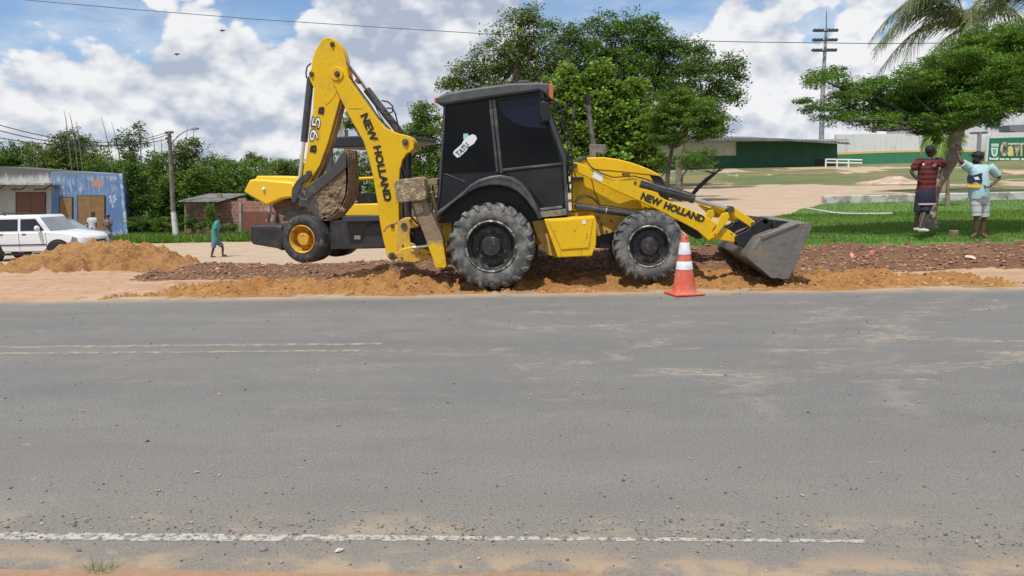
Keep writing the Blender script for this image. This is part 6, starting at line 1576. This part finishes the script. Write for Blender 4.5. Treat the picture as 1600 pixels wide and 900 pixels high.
tree('dense_bush', 'dense green bushy tree in the gap between boom and cab', 'tree', 36, [(668, 195, 30, 30), (650, 235, 34, 34), (690, 240, 34, 44), (660, 180, 18, 16), (630, 260, 26, 26), (680, 290, 46, 36), (640, 205, 14, 12)], L_mid, .20, .022, 40, .34, None, .14, 16, hollow=.2)
tree('dense_bush', 'dark bush behind the black cab and its rear window', 'tree', 41, [(740, 200, 50, 50), (780, 240, 60, 50), (840, 230, 50, 60), (730, 270, 50, 40)], L_dark, .22, .018, 36, .45, None, .16, 16, hollow=.2)
tree('dense_bush', 'green tree seen through the gap below the digging bucket', 'tree', 46, [(560, 262, 42, 30), (600, 270, 40, 34), (530, 280, 34, 26), (580, 300, 60, 26), (635, 285, 30, 40)], L_mid, .22, .022, 38, .40, None, .14, 16, hollow=.2)

# -- wood on the left: each crown its own tree
wood = [
 ('dark bushy tree at the far left above the grey shop', 58, [(12, 248, 40, 26), (-30, 250, 40, 30), (40, 245, 30, 24), (20, 272, 60, 20)], L_dark, 'broadleaf_tree'),
 ('round crowned tree above the boundary of grey and blue shop', 56, [(100, 234, 38, 26), (125, 240, 36, 26), (80, 244, 34, 26), (150, 258, 34, 22), (108, 262, 60, 24), (112, 218, 24, 12)], L_olive, 'broadleaf_tree'),
 ('low tree peeking over the right half of the blue shop', 54, [(168, 262, 30, 22), (190, 268, 26, 28), (150, 275, 30, 16), (186, 300, 22, 40)], L_mid, 'broadleaf_tree'),
 ('tall green tree just right of the blue shop', 52, [(215, 262, 26, 26), (222, 290, 30, 36), (212, 325, 26, 34), (232, 345, 30, 26), (205, 240, 16, 12)], L_dark, 'broadleaf_tree'),
 ('slender dense tree directly left of the utility pole', 50, [(248, 258, 20, 22), (246, 290, 26, 34), (252, 325, 28, 36), (240, 350, 24, 20)], L_mid, 'broadleaf_tree'),
 ('vine covered column tree behind the utility pole', 49, [(290, 236, 22, 18), (282, 258, 22, 30), (288, 290, 28, 36), (280, 325, 26, 34), (305, 225, 12, 8), (296, 350, 26, 18)], L_olive, 'broadleaf_tree'),
 ('wide dark tree right of the utility pole', 53, [(325, 268, 32, 22), (335, 290, 36, 26), (310, 310, 28, 26), (345, 255, 18, 12)], L_dark, 'broadleaf_tree'),
 ('mid green tree above the corrugated shed roof', 50, [(358, 282, 30, 22), (378, 292, 30, 24), (350, 305, 34, 18), (370, 262, 18, 12)], L_mid, 'broadleaf_tree'),
 ('green tree behind the brick wall left of the roller hood', 52, [(405, 282, 28, 20), (425, 290, 26, 20), (398, 302, 30, 18), (392, 262, 16, 12)], L_mid, 'broadleaf_tree'),
 ('spreading tree above the roller hood', 55, [(435, 264, 24, 13), (455, 270, 26, 16), (480, 272, 26, 20), (445, 300, 40, 22), (500, 290, 34, 26)], L_olive, 'broadleaf_tree'),
 ('far hazy tree on the skyline left of the dipper cylinder', 85, [(398, 246, 12, 7), (390, 252, 14, 7), (405, 254, 16, 8)], L_olive, 'broadleaf_tree'),
 ('small far tree on the skyline above the brick wall', 90, [(352, 252, 12, 5), (360, 258, 18, 8), (335, 256, 14, 7)], L_dark, 'broadleaf_tree'),
 ('far green ridge tree between pole and roller', 80, [(440, 258, 20, 8), (462, 258, 18, 8), (420, 262, 18, 8)], L_mid, 'broadleaf_tree')]
for lb, Y_, bl, lm, nm in wood:
    bl = bl+[(q_[0]+4, q_[1]+q_[3]*.9, q_[2]*.9, q_[3]) for q_ in bl[:2]] if Y_ < 70 else bl
    tree(nm, lb, 'tree', Y_, bl, lm, .27 if Y_ < 70 else .36, .030 if Y_ < 70 else .06, 30, .50 if Y_ < 70 else .6, None, .16, 12, group='trees of the wood behind the shops', hollow=.35)
tree('broadleaf_tree', 'dark tree pressed against the right side of the blue shop', 'tree', 44.9, [(214, 285, 15, 22), (218, 315, 17, 24), (212, 345, 15, 22), (206, 262, 10, 14), (232, 330, 16, 30)], L_dark, .24, .05, 34, .40, None, .10, 10, group='trees of the wood behind the shops', hollow=.2)
tree('broadleaf_tree', 'dark green tree filling the gap left of the brick shed', 'tree', 47, [(262, 300, 22, 30), (270, 335, 24, 26), (300, 300, 24, 24), (308, 275, 20, 20)], L_mid, .24, .05, 34, .40, None, .10, 10, group='trees of the wood behind the shops', hollow=.2)
tree('broadleaf_tree', 'dark tree behind the brick wall and the roller', 'tree', 50, [(350, 300, 30, 20), (390, 305, 34, 20), (430, 305, 36, 22), (470, 300, 36, 26)], L_dark, .24, .05, 34, .40, None, .10, 10, group='trees of the wood behind the shops', hollow=.2)
# undergrowth in front of the wood
for k, (x, y, rx, ry, Y_, lb) in enumerate([(222, 350, 24, 14, 44, 'low bush at the foot of the wood right of the blue shop'), (255, 352, 22, 13, 43.5, 'low bush between blue shop and utility pole'), (298, 346, 10, 12, 41.8, 'climbing plant on the left side of the brick shed'), (330, 338, 9, 20, 41.8, 'climbing plant between brick shed and brick wall'), (318, 352, 16, 6, 41.6, 'weedy bush under the shed wall'), (362, 354, 12, 6, 41.5, 'small weed at the foot of the brick wall'), (240, 330, 30, 24, 47, 'shadowy bush deep in the wood left of the pole')]):
    tree('bush', lb, 'bush', Y_, [(x, y, rx, ry)], L_mid if k % 2 else L_dark, .16, .09, 26, .20, None, .03, 6, group='bushes at the foot of the wood', hollow=.1)

# -- bamboo stalks above the wood
def bamboo(lines, label, leaves=None, Y_=52):
    b = lines[0]; p = U(b[0], b[1], Y_); gz = hz(p.x, p.y); T = thing('bamboo', (p.x, p.y, gz), label, 'bamboo', 'bamboo stalks above the wood')
    m = MB()
    for x0, y0, x1, y1 in lines:
        A = U(x0, y0, Y_); B = U(x1, y1, Y_); G = Vector((A.x+.2, Y_, gz)); m.pipe([G, A, A.lerp(B, .6)+Vector((.04, 0, 0)), B], [.045, .038, .025, .010], 5)
    m.each('stalk', mat('bamboo stalk', (.17, .16, .10), .7), T)
    if leaves:
        C, Tn = crown_pts(leaves, .035, Y_, .22, 16, .6, .6, .05); V, F, tt = leaf_mesh(C, Tn, .26, .4, .35); npmesh('leaves', V, F, L_olive, T, colr=tt)
bamboo([(105, 208, 100, 172), (115, 210, 108, 176), (122, 210, 118, 190)], 'three thin bare stalks above the round tree')
bamboo([(172, 240, 158, 182), (186, 240, 174, 190)], 'two long leaning stalks between the round tree and the leafy bamboo')
bamboo([(204, 245, 196, 200), (220, 250, 218, 186)], 'leafy feathery bamboo right of the round tree', [(200, 212, 12, 16), (216, 200, 8, 14), (190, 225, 16, 12), (218, 222, 12, 14), (155, 232, 12, 7)])
bamboo([(243, 248, 237, 206), (252, 250, 252, 214)], 'two bare stalks just left of the utility pole')
bamboo([(288, 240, 293, 196), (298, 240, 303, 202), (292, 238, 297, 210)], 'bare stalks just right of the utility pole')
bamboo([(470, 262, 468, 240)], 'single short stalk behind the dipper cylinder')

# -- palms
def frond(m_st, Cl, base, tip, lift, leaf, rs_, n_=26):
    A, B = Vector(base), Vector(tip); pts = []
    for i_ in range(n_+1):
        s = i_/n_; pts.append(A.lerp(B, s)+Vector((0, 0, lift*math.sin(math.pi*min(1, s*1.0))**.9)))
    m_st.pipe(pts[::2], [.035*(1-.8*i_/(n_/2)) for i_ in range(len(pts[::2]))], 5)
    for i_ in range(2, n_+1):
        t = (pts[i_]-pts[i_-1]).normalized(); sd_ = t.cross(Vector((0, 0, 1))).normalized(); s = i_/n_
        for sub in (0, .5):
            P = pts[i_-1].lerp(pts[i_], sub)
            for sg in (-1, 1):
                L = leaf*(math.sin(math.pi*(.12+.83*s))**.6)*rs_.uniform(.85, 1.1)
                d = (t*.75+sd_*sg*rs_.uniform(.55, .9)+Vector((0, 0, rs_.uniform(-.75, -.15)))).normalized()
                w_ = t*.022
                mid = P+d*L*.5+Vector((0, 0, .03)); end = P+d*L+Vector((0, 0, -.22*L))
                Cl.append((P-w_, P+w_, mid+w_*.9, mid-w_*.9)); Cl.append((mid-w_*.9, mid+w_*.9, end+w_*.1, end-w_*.1))
def palm(label, base, crown, Y_, fronds, leaf, tr, cat='palm tree', name='palm_tree', lm=None, seed=1):
    g = U(*base, Y_); gz = hz(g.x, g.y); T = thing(name, (g.x, Y_, gz), label, cat)
    c = U(*crown, Y_); rs_ = random.Random(seed)
    m = MB(); m.pipe([Vector((g.x, Y_, gz-.1)), Vector((g.x+(c.x-g.x)*.25, Y_, gz+(c.z-gz)*.4)), Vector((g.x+(c.x-g.x)*.65, Y_, gz+(c.z-gz)*.75)), c], [tr*1.3, tr, tr*.9, tr*.9], 10); m.build('trunk', M_bark2, T, smooth=60)
    st_, Cl = MB(), []
    for x, y, dy, lift in fronds: frond(st_, Cl, c+Vector((0, 0, .05)), U(x, y, Y_)+Vector((0, dy, 0)), lift, leaf, rs_)
    st_.each('frond_rib', mat('frond rib', (.22, .20, .06), .6), T)
    V = np.array([tuple(p) for q_ in Cl for p in q_]); F = np.arange(len(V)).reshape(-1, 4); tt = np.repeat(RS.uniform(.7, 1.3, len(F)), 4)[:, None]*np.ones(3)
    npmesh('leaflets', V, F, lm or L_palm, T, colr=tt)
    return T
L_palm = leafmat('palm leaflets', (.085, .115, .045), (.13, .155, .065), .3, .45)
palm('coconut palm with long drooping fronds behind the shade tree', (1475, 300), (1510, 48), 29, [(1358, 95, -.3, 1.5), (1372, 118, .2, .9), (1368, 62, .6, 1.3), (1395, 20, -.6, .9), (1440, -10, .4, .6), (1410, 140, -.8, .5), (1490, -40, .5, .3), (1560, -30, 0, .5), (1600, 20, .6, .8), (1620, 80, -.3, 1.1), (1480, 110, -1.6, 1.2), (1540, 110, 1.2, 1.3), (1440, 100, 1.8, 1.3), (1385, 70, .4, 1.2), (1362, 80, -.1, 1.0)], 1.05, .10, seed=3)
palm('second coconut palm whose fronds enter at the top right corner', (1660, 300), (1632, 14), 27, [(1505, 28, 0, .9), (1520, 60, .5, 1.0), (1530, -20, -.5, .6), (1560, -50, .4, .3), (1640, -60, .3, .2), (1720, -30, 0, .8), (1740, 50, .5, 1.1), (1600, 90, -1.6, 1.3), (1560, 60, 1.5, 1.2), (1660, 100, 1.0, 1.4)], .8, .12, seed=4)
palm('small palm seen between the dipper and the boom', (545, 330), (541, 203), 47, [(500, 205, 0, .5), (512, 188, .4, .5), (528, 172, -.3, .35), (545, 166, .3, .2), (560, 178, 0, .4), (580, 205, .3, .5), (572, 192, -.5, .6), (515, 225, -.5, .6), (566, 222, .6, .6), (540, 222, -1.2, .8)], .75, .13, seed=5)
palm('young palm with sunlit fronds above the head of the man in the striped jersey', (1482, 300), (1478, 236), 22, [(1438, 240, 0, .5), (1446, 228, .3, .5), (1500, 250, 0, .4), (1512, 242, .4, .5), (1455, 248, -.4, .3), (1470, 218, .2, .2), (1490, 220, -.2, .3)], .42, .05, lm=L_yel, seed=6)

# -- two birds high in the sky
for x, y, lb in ((276, 85, 'tiny bird gliding in the sky, lower of the two'), (347, 48, 'tiny bird gliding in the sky, upper of the two')):
    c = U(x, y, 60); a = MB(); a.pipe([c+Vector((-.03, 0, .12)), c, c+Vector((.03, 0, -.14))], [.02, .05, .015], 6)
    for s_ in (-1, 1): a.add([c+Vector((0, 0, .05)), c+Vector((s_*.14, .05, .10)), c+Vector((s_*.26, .1, .02)), c+Vector((s_*.12, .05, -.02)), c+Vector((0, 0, -.03))], [(0, 1, 2, 3, 4)])
    tag(a.build('bird', mat('dark feathers', (.03, .03, .03), .9), None), lb, 'bird', 'birds in the sky')
